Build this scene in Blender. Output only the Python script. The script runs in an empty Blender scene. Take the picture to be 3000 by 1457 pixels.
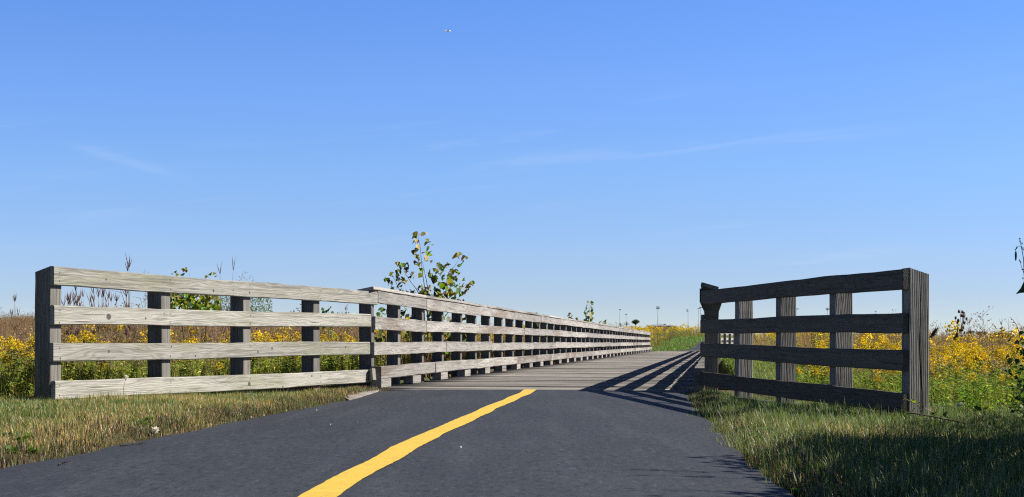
import bpy, math, random
import numpy as np
from mathutils import Vector, Matrix

R = math.radians
rng = np.random.default_rng(11)
random.seed(5)
sc = bpy.context.scene
COL = sc.collection

# ------------------------------------------------------------------ survey of the place
F, CX, HY, H = 4600.0, 1500.0, 1004.0, 0.5          # focal length in photo pixels, horizon, eye height

def P(px, py, d):
    return Vector(((px - CX) / F * d, d, H + (HY - py) / F * d))

TH = math.atan(595 / 4600)
Bd = Vector((math.sin(TH), math.cos(TH), 0))         # along the bridge
Bn = Vector((-math.cos(TH), math.sin(TH), 0))        # to its left

def BP(L, X, z=0.0):
    v = Bd * L + Bn * X
    v.z = z
    return v

L0, L1 = 16.9, 91.6          # bridge start / end
XL, XR = 3.624, 0.235        # inner faces of the kerb beams
PFL, PFR = 3.75, 0.107       # path faces of the railing posts
SUN_EL, SUN_AZ = R(41.0), R(-1.0)   # azimuth measured from +X towards +Y

# ------------------------------------------------------------------ bookkeeping
W = {}

def tag(o, label=None, cat=None, group=None, kind=None):
    if label: o['label'] = label
    if cat: o['category'] = cat
    if group: o['group'] = group
    if kind: o['kind'] = kind
    return o

def link(o, M=None, parent=None):
    M = M if M is not None else Matrix.Identity(4)
    COL.objects.link(o)
    if parent is not None:
        o.parent = parent
        o.matrix_parent_inverse = W[parent.name].inverted()
    o.matrix_basis = M
    W[o.name] = M
    return o

def empty(name, loc=(0, 0, 0), parent=None):
    o = bpy.data.objects.new(name, None)
    o.empty_display_size = 0.1
    return link(o, Matrix.Translation(Vector(loc)), parent)

def mesh_tris(name, V, T, C=None, smooth=False):
    me = bpy.data.meshes.new(name)
    V = np.asarray(V, np.float32); T = np.asarray(T, np.int32)
    me.vertices.add(len(V)); me.vertices.foreach_set('co', V.ravel())
    me.loops.add(T.size); me.loops.foreach_set('vertex_index', T.ravel())
    me.polygons.add(len(T)); me.polygons.foreach_set('loop_start', np.arange(0, T.size, 3, dtype=np.int32))
    if smooth:
        me.polygons.foreach_set('use_smooth', np.ones(len(T), bool))
    me.update(calc_edges=True)
    if C is not None:
        a = me.color_attributes.new('Col', 'FLOAT_COLOR', 'POINT')
        c4 = np.ones((len(V), 4), np.float32); c4[:, :3] = C
        a.data.foreach_set('color', c4.ravel())
    return me

def mesh_poly(name, V, Fc, smooth=False):
    me = bpy.data.meshes.new(name)
    me.from_pydata([tuple(v) for v in V], [], Fc)
    if smooth:
        me.polygons.foreach_set('use_smooth', np.ones(len(me.polygons), bool))
    me.update()
    return me

def add(name, me, mat, parent=None, M=None):
    o = bpy.data.objects.new(name, me)
    if mat and not me.materials:
        me.materials.append(mat)
    return link(o, M, parent)

# geometry bits: (V, T, C) triples
def cat(*parts):
    Vs, Ts, Cs, k = [], [], [], 0
    for V, T, C in parts:
        Vs.append(V); Ts.append(np.asarray(T) + k); Cs.append(C); k += len(V)
    return np.concatenate(Vs), np.concatenate(Ts), np.concatenate(Cs)

def col(V, c):
    return np.tile(np.asarray(c, float), (len(V), 1))

def tube(pts, rad, c, n=4):
    pts = np.asarray([tuple(p) for p in pts], float); m = len(pts)
    rad = np.broadcast_to(np.asarray(rad, float), (m,))
    t = np.gradient(pts, axis=0); t /= np.linalg.norm(t, axis=1)[:, None] + 1e-9
    ref = np.array([1.0, 0.13, 0.07]) if abs(t[0, 2]) > .6 else np.array([0.05, 0.1, 1.0])
    u = np.cross(t, ref); u /= np.linalg.norm(u, axis=1)[:, None] + 1e-9
    v = np.cross(t, u)
    a = np.arange(n) * 2 * math.pi / n
    V = (pts[:, None] + rad[:, None, None] * (np.cos(a)[None, :, None] * u[:, None] + np.sin(a)[None, :, None] * v[:, None])).reshape(-1, 3)
    T = []
    for i in range(m - 1):
        for j in range(n):
            a0, a1 = i * n + j, i * n + (j + 1) % n
            T += [(a0, a1, a1 + n), (a0, a1 + n, a0 + n)]
    for j in range(1, n - 1):
        T.append((0, j + 1, j)); k = (m - 1) * n; T.append((k, k + j, k + j + 1))
    return V, np.array(T), col(V, c)

def frames(dirs, rolls):
    d = dirs / (np.linalg.norm(dirs, axis=1)[:, None] + 1e-9)
    ref = np.tile([0, 0, 1.0], (len(d), 1)); ref[np.abs(d[:, 2]) > .95] = [1, 0, 0]
    s = np.cross(d, ref); s /= np.linalg.norm(s, axis=1)[:, None]
    nrm = np.cross(s, d)
    c, si = np.cos(rolls)[:, None], np.sin(rolls)[:, None]
    return d, s * c + nrm * si, nrm * c - s * si

def leaves(pos, dirs, rolls, length, width, C, fold=.25, droop=.15):
    """folded pointed leaves, 4 triangles each"""
    n = len(pos); d, s, nr = frames(dirs, rolls)
    ln = np.broadcast_to(length, (n,))[:, None]; wd = np.broadcast_to(width, (n,))[:, None]
    b = pos; m = pos + d * ln * .45
    l = m + s * wd * .5 + nr * wd * fold; r = m - s * wd * .5 + nr * wd * fold
    tip = pos + d * ln - nr * ln * droop
    V = np.stack([b, l, m, r, tip], 1).reshape(-1, 3)
    base = np.array([(0, 2, 1), (0, 3, 2), (1, 2, 4), (2, 3, 4)])
    T = (base[None] + 5 * np.arange(n)[:, None, None]).reshape(-1, 3)
    return V, T, np.repeat(C, 5, axis=0)

BROAD = np.array([(0, 0), (.18, .42), (.42, .5), (.7, .33), (1.0, 0), (.7, -.33), (.42, -.5), (.18, -.42)])
def broad_leaves(pos, dirs, rolls, size, C, cup=.18, asp=.95):
    """triangular-oval leaves with a crease, as poplars have"""
    n = len(pos); d, s, nr = frames(dirs, rolls)
    sz = np.broadcast_to(size, (n,))[:, None]
    vs = [pos + d * sz * .45]
    curl = (rng.random((n, 1)) - .3) * .5
    for (x, y) in BROAD:
        j = rng.normal(0, .035, (n, 1))
        vs.append(pos + d * sz * (x + j) + s * sz * y * asp * (1 + j) + nr * sz * (abs(y) * cup * 2 - curl * (x - .3) ** 2))
    V = np.stack(vs, 1).reshape(-1, 3)
    base = np.array([(0, i, i % 8 + 1) for i in range(1, 9)])
    T = (base[None] + 9 * np.arange(n)[:, None, None]).reshape(-1, 3)
    return V, T, np.repeat(C, 9, axis=0)

def blades(pos, length, width, az, lean, C):
    """bent grass blades, 3 triangles each"""
    n = len(pos)
    h = np.stack([np.cos(az), np.sin(az), np.zeros(n)], 1)
    s = np.stack([-np.sin(az), np.cos(az), np.zeros(n)], 1)
    up = np.array([0, 0, 1.0])
    L = length[:, None]; w = width[:, None]; ln = lean[:, None]
    t1, t2 = ln * .55, ln * 1.25
    mid = pos + (up * np.cos(t1) + h * np.sin(t1)) * L * .55
    tip = mid + (up * np.cos(t2) + h * np.sin(t2)) * L * .5
    tip[:, 2] = np.maximum(tip[:, 2], pos[:, 2] + .006)
    V = np.stack([pos - s * w * .5, pos + s * w * .5, mid - s * w * .42, mid + s * w * .42, tip], 1).reshape(-1, 3)
    base = np.array([(0, 1, 3), (0, 3, 2), (2, 3, 4)])
    T = (base[None] + 5 * np.arange(n)[:, None, None]).reshape(-1, 3)
    return V, T, np.repeat(C, 5, axis=0)

def place(tpl, pos, rotz, scale, tint=None, tilt=None):
    V, T, C = tpl; K, n = len(pos), len(V)
    c, s = np.cos(rotz)[:, None], np.sin(rotz)[:, None]
    sc_ = np.asarray(scale)
    if sc_.ndim == 1: sc_ = np.stack([sc_, sc_, sc_], 1)
    X = V[None, :, 0] * sc_[:, :1]; Y = V[None, :, 1] * sc_[:, 1:2]; Z = V[None, :, 2] * sc_[:, 2:3]
    x = X * c - Y * s; y = X * s + Y * c
    if tilt is not None:
        x = x + Z * tilt[:, :1]; y = y + Z * tilt[:, 1:2]
    out = np.stack([x, y, Z], 2) + pos[:, None]
    TT = (T[None] + n * np.arange(K)[:, None, None]).reshape(-1, 3)
    CC = np.tile(C[None], (K, 1, 1))
    if tint is not None: CC = CC * tint[:, None, :]
    return out.reshape(-1, 3), TT, CC.reshape(-1, 3)

def vary(n, c, s=.15, h=.08):
    v = 1 + rng.normal(0, s, (n, 1)); k = 1 + rng.normal(0, h, (n, 3))
    return np.clip(np.asarray(c)[None] * v * k, .002, .95)

def mixc(n, cols, w, s=.15):
    w = np.asarray(w, float); i = rng.choice(len(cols), n, p=w / w.sum())
    return np.clip(np.asarray(cols)[i] * (1 + rng.normal(0, s, (n, 1))) * (1 + rng.normal(0, .06, (n, 3))), .002, .95)

def sstep(a, b, x):
    t = np.clip((np.asarray(x, float) - a) / (b - a), 0, 1)
    return t * t * (3 - 2 * t)

def vnoise(x, y, seed=0):
    def h(i, j):
        v = np.sin(i * 127.1 + j * 311.7 + seed * 74.7) * 43758.5453
        return v - np.floor(v)
    xi, yi = np.floor(x), np.floor(y); fx, fy = x - xi, y - yi
    fx = fx * fx * (3 - 2 * fx); fy = fy * fy * (3 - 2 * fy)
    return (h(xi, yi) * (1 - fx) + h(xi + 1, yi) * fx) * (1 - fy) + (h(xi, yi + 1) * (1 - fx) + h(xi + 1, yi + 1) * fx) * fy

# ------------------------------------------------------------------ shader helper
class NT:
    def __init__(self, tree):
        self.t = tree; tree.nodes.clear()
    def n(self, typ, ins=None, **props):
        nd = self.t.nodes.new(typ)
        for k, v in props.items(): setattr(nd, k, v)
        for k, v in (ins or {}).items():
            s = nd.inputs[k]
            if isinstance(v, bpy.types.NodeSocket): self.t.links.new(v, s)
            else: s.default_value = v
        return nd
    def math(self, op, a, b=None, c=None, clamp=False):
        nd = self.n('ShaderNodeMath', {0: a}, operation=op, use_clamp=clamp)
        for i, q in ((1, b), (2, c)):
            if q is not None:
                if isinstance(q, bpy.types.NodeSocket): self.t.links.new(q, nd.inputs[i])
                else: nd.inputs[i].default_value = q
        return nd.outputs[0]
    def vmath(self, op, a, b):
        return self.n('ShaderNodeVectorMath', {0: a, 1: b}, operation=op).outputs[0]
    def mix(self, f, a, b, mode='MIX'):
        nd = self.n('ShaderNodeMix', data_type='RGBA', blend_type=mode)
        for s, v in ((nd.inputs['Factor'], f), (nd.inputs[6], a), (nd.inputs[7], b)):
            if isinstance(v, bpy.types.NodeSocket): self.t.links.new(v, s)
            elif isinstance(v, (tuple, list)): s.default_value = tuple(v) + (1,) * (4 - len(v))
            else: s.default_value = v
        return nd.outputs[2]
    def noise(self, vec, scale, detail=2.0, rough=.5, dist=0.0):
        return self.n('ShaderNodeTexNoise', {'Vector': vec, 'Scale': scale, 'Detail': detail, 'Roughness': rough, 'Distortion': dist}).outputs[0]
    def ramp(self, f, a, b):
        return self.n('ShaderNodeMapRange', {0: f, 1: a, 2: b, 3: 0.0, 4: 1.0}, interpolation_type='SMOOTHSTEP').outputs[0]

def new_mat(name):
    m = bpy.data.materials.new(name); m.use_nodes = True
    return m, NT(m.node_tree)

def finish(t, shader):
    o = t.n('ShaderNodeOutputMaterial'); t.t.links.new(shader, o.inputs[0])

def wood(name, light, dark, stain, stain_amt=.5, ringf=560., bump=.5, tint2=None, knots=True, varamt=.22, spots=()):
    """weathered softwood: local X runs along the grain, Z is the board's height"""
    m, t = new_mat(name)
    obj = t.n('ShaderNodeTexCoord').outputs['Object']
    rnd = t.n('ShaderNodeObjectInfo').outputs['Random']
    off = t.n('ShaderNodeCombineXYZ', {0: t.math('MULTIPLY', rnd, 37.0), 1: 0.0, 2: t.math('MULTIPLY', rnd, 13.7)}).outputs[0]
    sep = t.n('ShaderNodeSeparateXYZ', {0: obj})
    x, y, z = sep.outputs
    pr = t.vmath('ADD', obj, off)
    warp = t.noise(t.vmath('MULTIPLY', pr, (1.1, 5., 7.)), 1.0, 2.0, .45)
    warp2 = t.noise(t.vmath('MULTIPLY', pr, (4.0, 14., 26.)), 1.0, 2.0, .5)
    yo = t.math('ADD', y, t.math('MULTIPLY_ADD', rnd, .10, .035))
    zo = t.math('ADD', z, t.math('MULTIPLY_ADD', t.math('FRACT', t.math('MULTIPLY', rnd, 7.31)), .16, -.08))
    rr = t.math('SQRT', t.math('ADD', t.math('MULTIPLY', yo, yo), t.math('MULTIPLY', zo, zo)))
    rr = t.math('ADD', rr, t.math('MULTIPLY', warp, .10))
    rr = t.math('ADD', rr, t.math('MULTIPLY', warp2, .016))
    if knots:
        vor = t.n('ShaderNodeTexVoronoi', {'Vector': t.vmath('MULTIPLY', t.vmath('ADD', pr, (0, 0, .3)), (1.25, 0.0, 6.5)), 'Scale': 1.0}, feature='F1').outputs['Distance']
        kn = t.ramp(vor, .26, .0)
        rr = t.math('ADD', rr, t.math('MULTIPLY', kn, .045))
        kd = t.ramp(vor, .062, .03)
    sd_ = None
    for (kx, kz, kr) in spots:
        dx = t.math('MULTIPLY', t.math('SUBTRACT', x, kx), .75); dz = t.math('SUBTRACT', z, kz)
        dd = t.math('SQRT', t.math('ADD', t.math('MULTIPLY', dx, dx), t.math('MULTIPLY', dz, dz)))
        rr = t.math('ADD', rr, t.math('MULTIPLY', t.ramp(dd, kr * 7, 0.0), .10))
        q = t.ramp(dd, kr * 1.08, kr * .8)
        sd_ = q if sd_ is None else t.math('MAXIMUM', sd_, q)
    ring = t.math('SINE', t.math('MULTIPLY', rr, ringf))
    ring = t.math('MULTIPLY_ADD', ring, .5, .5)
    ring = t.math('POWER', ring, 2.2)
    fine = t.noise(t.vmath('MULTIPLY', pr, (5., 160., 160.)), 1.0, 3.0, .6)
    crack = t.noise(t.vmath('MULTIPLY', pr, (1.6, 70., 70.)), 1.0, 2.0, .55, .4)
    crk = t.ramp(crack, .66, .74)
    big = t.noise(t.vmath('MULTIPLY', pr, (1.3, 3., 5.)), 1.0, 4.0, .6)
    c = t.mix(t.math('MULTIPLY', ring, .54), light, dark)
    c = t.mix(t.math('MULTIPLY', t.ramp(fine, .35, .75), .45), c, tuple(q * .55 for q in dark))
    c = t.mix(t.math('MULTIPLY', t.ramp(big, .45, .68), stain_amt), c, stain)
    if tint2:
        b2 = t.noise(t.vmath('ADD', t.vmath('MULTIPLY', pr, (.5, 2., 3.)), (9.1, 3.3, 4.2)), 1.0, 2.0, .5)
        rsel = t.ramp(t.math('FRACT', t.math('MULTIPLY', rnd, 5.17)), .45, .8)
        c = t.mix(t.math('MULTIPLY', t.math('MULTIPLY', t.ramp(b2, .42, .6), rsel), .75), c, tint2, 'MULTIPLY')
    if knots:
        c = t.mix(t.math('MULTIPLY', kd, .85), c, tuple(q * .18 for q in dark))
    if sd_ is not None:
        c = t.mix(t.math('MULTIPLY', sd_, .86), c, tuple(q * .22 for q in dark))
    c = t.mix(t.math('MULTIPLY', crk, .75), c, tuple(q * .2 for q in dark))
    strk = t.noise(t.vmath('MULTIPLY', pr, (.9, 48., 48.)), 1.0, 4., .65)
    c = t.mix(t.math('MULTIPLY', t.ramp(strk, .48, .68), .72), c, tuple(q * .6 for q in dark))
    wth = t.noise(t.vmath('MULTIPLY', pr, (2.2, 6., 14.)), 1.0, 4., .65)
    topm = t.math('MULTIPLY', t.ramp(z, .012, .075), t.ramp(wth, .40, .62))
    c = t.mix(t.math('MULTIPLY', topm, .60), c, tuple(q * .75 for q in dark))
    var = t.math('MULTIPLY_ADD', t.math('FRACT', t.math('MULTIPLY', rnd, 3.77)), varamt * 2, 1 - varamt)
    c = t.mix(1.0, c, t.n('ShaderNodeCombineXYZ', {0: var, 1: var, 2: var}).outputs[0], 'MULTIPLY')
    hgt = t.math('SUBTRACT', t.math('MULTIPLY_ADD', ring, -.45, t.math('MULTIPLY', fine, -.8)), t.math('MULTIPLY', crk, 1.6))
    bp = t.n('ShaderNodeBump', {'Strength': bump, 'Distance': .004, 'Height': hgt}).outputs[0]
    p = t.n('ShaderNodeBsdfPrincipled', {'Base Color': c, 'Roughness': .85, 'Normal': bp, 'Specular IOR Level': .25})
    finish(t, p.outputs[0])
    return m

def veg(name, trans=.35, rough=.5, spec=.35, var=.25, gain=1.0):
    m, t = new_mat(name)
    a = t.n('ShaderNodeAttribute', attribute_name='Col').outputs['Color']
    rnd = t.n('ShaderNodeObjectInfo').outputs['Random']
    v = t.math('MULTIPLY', t.math('MULTIPLY_ADD', rnd, 2 * var, 1 - var), gain)
    c = t.mix(1.0, a, t.n('ShaderNodeCombineXYZ', {0: v, 1: v, 2: v}).outputs[0], 'MULTIPLY')
    p = t.n('ShaderNodeBsdfPrincipled', {'Base Color': c, 'Roughness': rough, 'Specular IOR Level': spec})
    tr = t.n('ShaderNodeBsdfTranslucent', {'Color': t.mix(1.0, c, (1.25, 1.2, .6), 'MULTIPLY')})
    mx = t.n('ShaderNodeMixShader', {0: trans, 1: p.outputs[0], 2: tr.outputs[0]})
    finish(t, mx.outputs[0])
    return m

def plain(name, c, rough=.7, metal=0., noise_amt=.15, nscale=6.):
    m, t = new_mat(name)
    obj = t.n('ShaderNodeTexCoord').outputs['Object']
    nn = t.noise(obj, nscale, 4.0, .6)
    cc = t.mix(t.math('MULTIPLY', t.ramp(nn, .35, .65), noise_amt * 2), c, tuple(q * .6 for q in c))
    p = t.n('ShaderNodeBsdfPrincipled', {'Base Color': cc, 'Roughness': rough, 'Metallic': metal})
    finish(t, p.outputs[0])
    return m

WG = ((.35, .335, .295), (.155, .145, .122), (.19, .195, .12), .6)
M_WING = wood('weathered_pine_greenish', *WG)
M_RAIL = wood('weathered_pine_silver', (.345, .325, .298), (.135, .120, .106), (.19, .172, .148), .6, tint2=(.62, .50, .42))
M_RAILR = wood('weathered_pine_shade_tone', (.20, .188, .165), (.085, .078, .066), (.12, .112, .09), .5)  # same rail pine, with the right railing's shade darkened into its colour
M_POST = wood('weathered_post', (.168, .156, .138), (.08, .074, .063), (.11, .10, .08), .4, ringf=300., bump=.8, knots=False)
M_DARKW = wood('weathered_pine_shade_dark', (.120, .107, .088), (.055, .048, .037), (.080, .074, .043), .5)  # right panel's shade is put into this dark wood colour; other timbers reuse it
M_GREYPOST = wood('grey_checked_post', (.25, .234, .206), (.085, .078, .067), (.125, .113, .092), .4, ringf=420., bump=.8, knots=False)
M_VEG = veg('leaf_matter', .42, .55, .3, gain=1.2)
M_STEM = veg('stem_matter', .0, .7, .2)
M_BLOOM = veg('yellow_bloom', .35, .7, .15, .12, 1.15)
M_GRASS = veg('grass_blades', .38, .45, .4, .0, 1.35)
M_DRY = veg('dry_weed', .15, .7, .2, .2)

M_NAIL = plain('rusty_nail', (.022, .018, .015), .7)

def deck_mat():
    m, t = new_mat('grey_deck_planks')
    a = t.n('ShaderNodeAttribute', attribute_name='Col').outputs['Color']
    obj = t.n('ShaderNodeTexCoord').outputs['Object']
    rot = t.n('ShaderNodeMapping', {'Vector': obj, 'Rotation': (0, 0, TH)}).outputs[0]
    fine = t.noise(t.vmath('MULTIPLY', rot, (3., 60., 60.)), 1.0, 3., .6)
    big = t.noise(t.vmath('MULTIPLY', rot, (1.5, 1.2, 1.)), 1.0, 4., .65)
    c = t.mix(t.math('MULTIPLY', t.ramp(fine, .4, .7), .5), a, (.10, .09, .08))
    c = t.mix(t.math('MULTIPLY', t.ramp(big, .5, .75), .45), c, (.16, .145, .125))
    bp = t.n('ShaderNodeBump', {'Strength': .6, 'Distance': .004, 'Height': fine}).outputs[0]
    p = t.n('ShaderNodeBsdfPrincipled', {'Base Color': c, 'Roughness': .8, 'Normal': bp, 'Specular IOR Level': .3})
    finish(t, p.outputs[0]); return m

def asphalt_mat():
    m, t = new_mat('asphalt')
    obj = t.n('ShaderNodeTexCoord').outputs['Object']
    g1 = t.noise(obj, 220., 2., .6); g2 = t.noise(obj, 60., 3., .6)
    big = t.noise(t.vmath('MULTIPLY', obj, (1.0, .45, 1.)), 1.1, 4., .6)
    swp = t.noise(t.vmath('MULTIPLY', obj, (5.5, .35, 1.)), 1.0, 3., .5)
    vor = t.n('ShaderNodeTexVoronoi', {'Vector': obj, 'Scale': 130.}).outputs['Distance']
    pit = t.ramp(vor, .22, .08)
    c = t.mix(t.ramp(big, .35, .68), (.0215, .0235, .0290), (.0285, .0310, .0370))
    c = t.mix(t.math('MULTIPLY', t.ramp(swp, .45, .7), .35), c, (.050, .054, .064))
    c = t.mix(t.math('MULTIPLY', t.ramp(g1, .48, .70), .55), c, (.016, .017, .022))
    c = t.mix(t.math('MULTIPLY', t.ramp(g2, .60, .72), .4), c, (.085, .086, .092))
    g3 = t.noise(t.vmath('MULTIPLY', obj, (1., .30, 1.)), 36., 3., .7)
    c = t.mix(t.math('MULTIPLY', t.ramp(g3, .53, .64), .75), c, (.010, .011, .013))
    c = t.mix(t.math('MULTIPLY', t.ramp(g3, .42, .32), .4), c, (.075, .078, .088))
    h = t.math('ADD', t.math('MULTIPLY', g1, .8), t.math('MULTIPLY', pit, -.8))
    h = t.math('ADD', h, t.math('MULTIPLY', g2, 1.0))
    bp = t.n('ShaderNodeBump', {'Strength': .7, 'Distance': .004, 'Height': h}).outputs[0]
    p = t.n('ShaderNodeBsdfPrincipled', {'Base Color': c, 'Roughness': .72, 'Normal': bp, 'Specular IOR Level': .35})
    finish(t, p.outputs[0]); return m

def paint_mat():
    m, t = new_mat('yellow_road_paint')
    obj = t.n('ShaderNodeTexCoord').outputs['Object']
    g1 = t.noise(obj, 190., 2., .6); big = t.noise(obj, 9., 3., .6)
    c = t.mix(t.ramp(big, .35, .7), (.55, .37, .036), (.50, .325, .03))
    g4 = t.noise(t.vmath('MULTIPLY', obj, (1., .45, 1.)), 45., 3., .65)
    c = t.mix(t.math('MULTIPLY', t.ramp(g4, .58, .70), .55), c, (.28, .18, .025))
    bp = t.n('ShaderNodeBump', {'Strength': .5, 'Distance': .003, 'Height': g1}).outputs[0]
    p = t.n('ShaderNodeBsdfPrincipled', {'Base Color': c, 'Roughness': .6, 'Normal': bp})
    finish(t, p.outputs[0]); return m

def ground_mat():
    m, t = new_mat('soil_and_thatch')
    obj = t.n('ShaderNodeTexCoord').outputs['Object']
    a = t.noise(obj, .35, 5., .6); b = t.noise(obj, 14., 4., .65)
    c = t.mix(t.ramp(a, .35, .65), (.055, .062, .022), (.10, .075, .040))
    c = t.mix(t.math('MULTIPLY', t.ramp(b, .4, .7), .6), c, (.035, .028, .018))
    bp = t.n('ShaderNodeBump', {'Strength': .8, 'Distance': .03, 'Height': b}).outputs[0]
    p = t.n('ShaderNodeBsdfPrincipled', {'Base Color': c, 'Roughness': .95, 'Normal': bp, 'Specular IOR Level': .1})
    finish(t, p.outputs[0]); return m

# ------------------------------------------------------------------ boards and posts
def board_mesh(name, ln, th, hh, seg=10, wob=.004, edge=.0015, bev=.003, sag=0.0, top_cut=0.0, crack=None, nails=None):
    """local X along the length 0..ln, Y thickness, Z height; top_cut slopes the far end towards +Y; crack=(depth,width) opens a check in the -X.. face"""
    xs = np.linspace(0, ln, seg + 1)
    r = np.random.default_rng(int(rng.integers(1000000)))
    ph = r.random(6) * 6.28
    Vs = []
    y0, z0 = th / 2, hh / 2
    for i, x in enumerate(xs):
        u = x / max(ln, .01)
        wz = wob * (math.sin(1.3 * x + ph[0]) * .75 + math.sin(3.9 * x + ph[1]) * .12) - sag * 4 * u * (1 - u)
        wy = wob * .6 * math.sin(1.7 * x + ph[2])
        e = r.normal(0, edge, 4)
        a, b_, c, d = y0, y0, z0 + e[0], z0 + e[1]
        sec = [(-a, -d + bev), (-a + bev, -d), (b_ - bev, -d), (b_, -d + bev), (b_, c - bev), (b_ - bev, c), (-a + bev, c), (-a, c - bev)]
        if crack:
            # the check opens in the -Z face (between points 1 and 2)
            cy = crack[2] + .010 * math.sin(3.1 * x + ph[3]) + .005 * math.sin(11 * x + ph[4])
            wdt = crack[1] * (.35 + .65 * abs(math.sin(1.9 * x + ph[5])))
            sec = sec[:2] + [(cy - wdt / 2, -d), (cy, -d + crack[0]), (cy + wdt / 2, -d)] + sec[2:]
        for (yy, zz) in sec:
            xx = x
            if i == seg and top_cut:
                xx = x - top_cut * (yy + y0) / th
            elif i == seg - 1 and top_cut:
                xx = min(x, ln - top_cut - .02)
            Vs.append((xx, yy + wy, zz + wz))
    k = len(sec)
    Fc = []
    for i in range(seg):
        for j in range(k):
            a0, a1 = i * k + j, i * k + (j + 1) % k
            Fc.append((a0, a1, a1 + k, a0 + k))
    Fc.append(tuple(range(k - 1, -1, -1))); Fc.append(tuple(range(seg * k, seg * k + k)))
    nf = len(Fc)
    if nails:
        sg, xs_ = nails
        for nx in xs_:
            for nz in (-.27, .25):
                cx, cz, rr = nx + r.normal(0, .006), hh * nz + r.normal(0, .005), r.uniform(.0040, .0062)
                q = len(Vs)
                for j in range(6):
                    Vs.append((cx + rr * math.cos(j * 1.0472), sg * (y0 + .0035), cz + rr * math.sin(j * 1.0472)))
                Vs.append((cx - rr * .3, sg * (y0 + .0035), cz - .028 * r.uniform(.5, 1.2)))
                Fc.append(tuple(range(q, q + 6)) if sg < 0 else tuple(range(q + 5, q - 1, -1)))
                Fc.append((q + 3, q + 6, q + 4))
    me = mesh_poly(name, Vs, Fc)
    if nails:
        me['nail_face'] = nf
    return me

def basis(p0, xdir, zref):
    x = Vector(xdir).normalized()
    y = Vector(zref).cross(x).normalized()
    z = x.cross(y)
    M = Matrix((x, y, z)).transposed().to_4x4()
    M.translation = Vector(p0)
    return M

def beam(name, p0, p1, th, hh, mat, parent, seg=None, **k):
    """board between two centre points, its height upright"""
    d = Vector(p1) - Vector(p0)
    seg = seg or max(3, int(d.length / .35))
    me = board_mesh(name, d.length, th, hh, seg, **k)
    o = add(name, me, mat, parent, basis(p0, d, (0, 0, 1)))
    if 'nail_face' in me:
        me.materials.append(M_NAIL)
        for p in me.polygons[me['nail_face']:]: p.material_index = 1
    return o

def upright(name, foot, height, out, w, mat, parent, top_cut=.04, lean=(0, 0), crack=None, wob=.002, me=None):
    """square post; `out` is the horizontal direction away from the path, towards which the cut top falls"""
    ax = Vector((lean[0], lean[1], 1)).normalized()
    out = Vector(out).normalized()
    z = ax.cross(out).normalized(); out = z.cross(ax)
    M = Matrix((ax, out, z)).transposed().to_4x4(); M.translation = Vector(foot)
    if me is None:
        me = board_mesh(name, height, w, w, 12, wob=wob, edge=.001, bev=.004, top_cut=top_cut, crack=crack)
    return add(name, me, mat, parent, M)

# ------------------------------------------------------------------ terrain
CL = np.array([(-30, -1.35), (-12, -.95), (0, -.70), (5.1, -.625), (6.3, -.587), (7.24, -.528), (9.06, -.386), (12.5, -.12), (16.6, .219), (18.5, .47)])
def cl_x(y):
    return np.interp(y, CL[:, 0], CL[:, 1])
_cy = np.linspace(-30, 18.5, 200)
_cx = cl_x(_cy)
for _ in range(14):
    _cx[1:-1] = (_cx[:-2] + _cx[1:-1] * 2 + _cx[2:]) / 4
def path_c(y):
    return np.interp(y, _cy, _cx)
HW = 1.60
# beyond the bridge
FC = np.array([(90.0, 0), (91.5, .35), (94, 1.1), (100, 1.7), (108, 1.95), (120, 2.1), (135, 2.8), (155, 4.6), (180, 8.5), (215, 16.0)])
def far_c(y):
    c = Bd * 91.5 + Bn * 1.93
    return c.x + (y - c.y) * math.tan(TH) + np.interp(y, FC[:, 0], FC[:, 1])

def LX(x, y):
    return x * Bd.x + y * Bd.y, x * Bn.x + y * Bn.y

def hill(x, y):
    base = .95 * sstep(88, 150, y) + .55 * sstep(150, 240, y)
    w = 1 - .95 * sstep(17, 40, x - np.maximum(y - 150, 0) * .12)
    left = 1.15 * sstep(28, 105, y) * sstep(-4, -26, x)
    return base * w + left

def gz(x, y):
    x = np.asarray(x, float); y = np.asarray(y, float)
    L, X = LX(x, y)
    d = x - path_c(y)
    near = 1 - sstep(16.2, 17.2, L)
    z = -.085 * (1 - sstep(1.55, 1.9, np.abs(d))) * near
    z = z + near * sstep(-1.8, -2.9, d) * (.055 - .085 * sstep(12.0, 15.5, y))
    z = z - near * sstep(1.6, 2.4, d) * (.02 + .075 * sstep(11.3, 15.3, y))
    inb = sstep(16.9, 18.2, L) * (1 - sstep(89.5, 91.3, L))
    dit = sstep(-.55, .1, X) * (1 - sstep(3.9, 4.6, X))
    z = z - inb * dit * .75
    bank = sstep(-1.0, -5, X) * .12 + sstep(5, 9, X) * .10
    z = z - inb * bank
    fd = np.abs(x - far_c(y))
    z = z + hill(x, y) - .07 * (1 - sstep(1.3, 1.7, fd)) * sstep(88, 92, y)
    z = z + .03 * (vnoise(x * .7, y * .7) - .5) * sstep(1.9, 3.5, np.abs(d))
    return z

def build_ground():
    xs = np.concatenate([-np.geomspace(900, 9, 34), np.arange(-8.8, 9, .2), np.geomspace(9.2, 900, 34)])
    ys = np.concatenate([[-60, -30, -15, -6], np.arange(-2, 20, .25), np.arange(20, 110, 1.5), np.geomspace(110, 1800, 40)])
    X, Y = np.meshgrid(xs, ys)
    Z = gz(X, Y)
    V = np.stack([X, Y, Z], 2).reshape(-1, 3)
    nx, ny = len(xs), len(ys)
    i = (np.arange(ny - 1)[:, None] * nx + np.arange(nx - 1)[None]).ravel()
    T = np.concatenate([np.stack([i, i + 1, i + 1 + nx], 1), np.stack([i, i + 1 + nx, i + nx], 1)])
    o = add('ground', mesh_tris('ground', V, T, smooth=True), ground_mat())
    tag(o, 'brown and green soil under the meadow and verges', 'ground', kind='structure')
build_ground()

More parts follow.
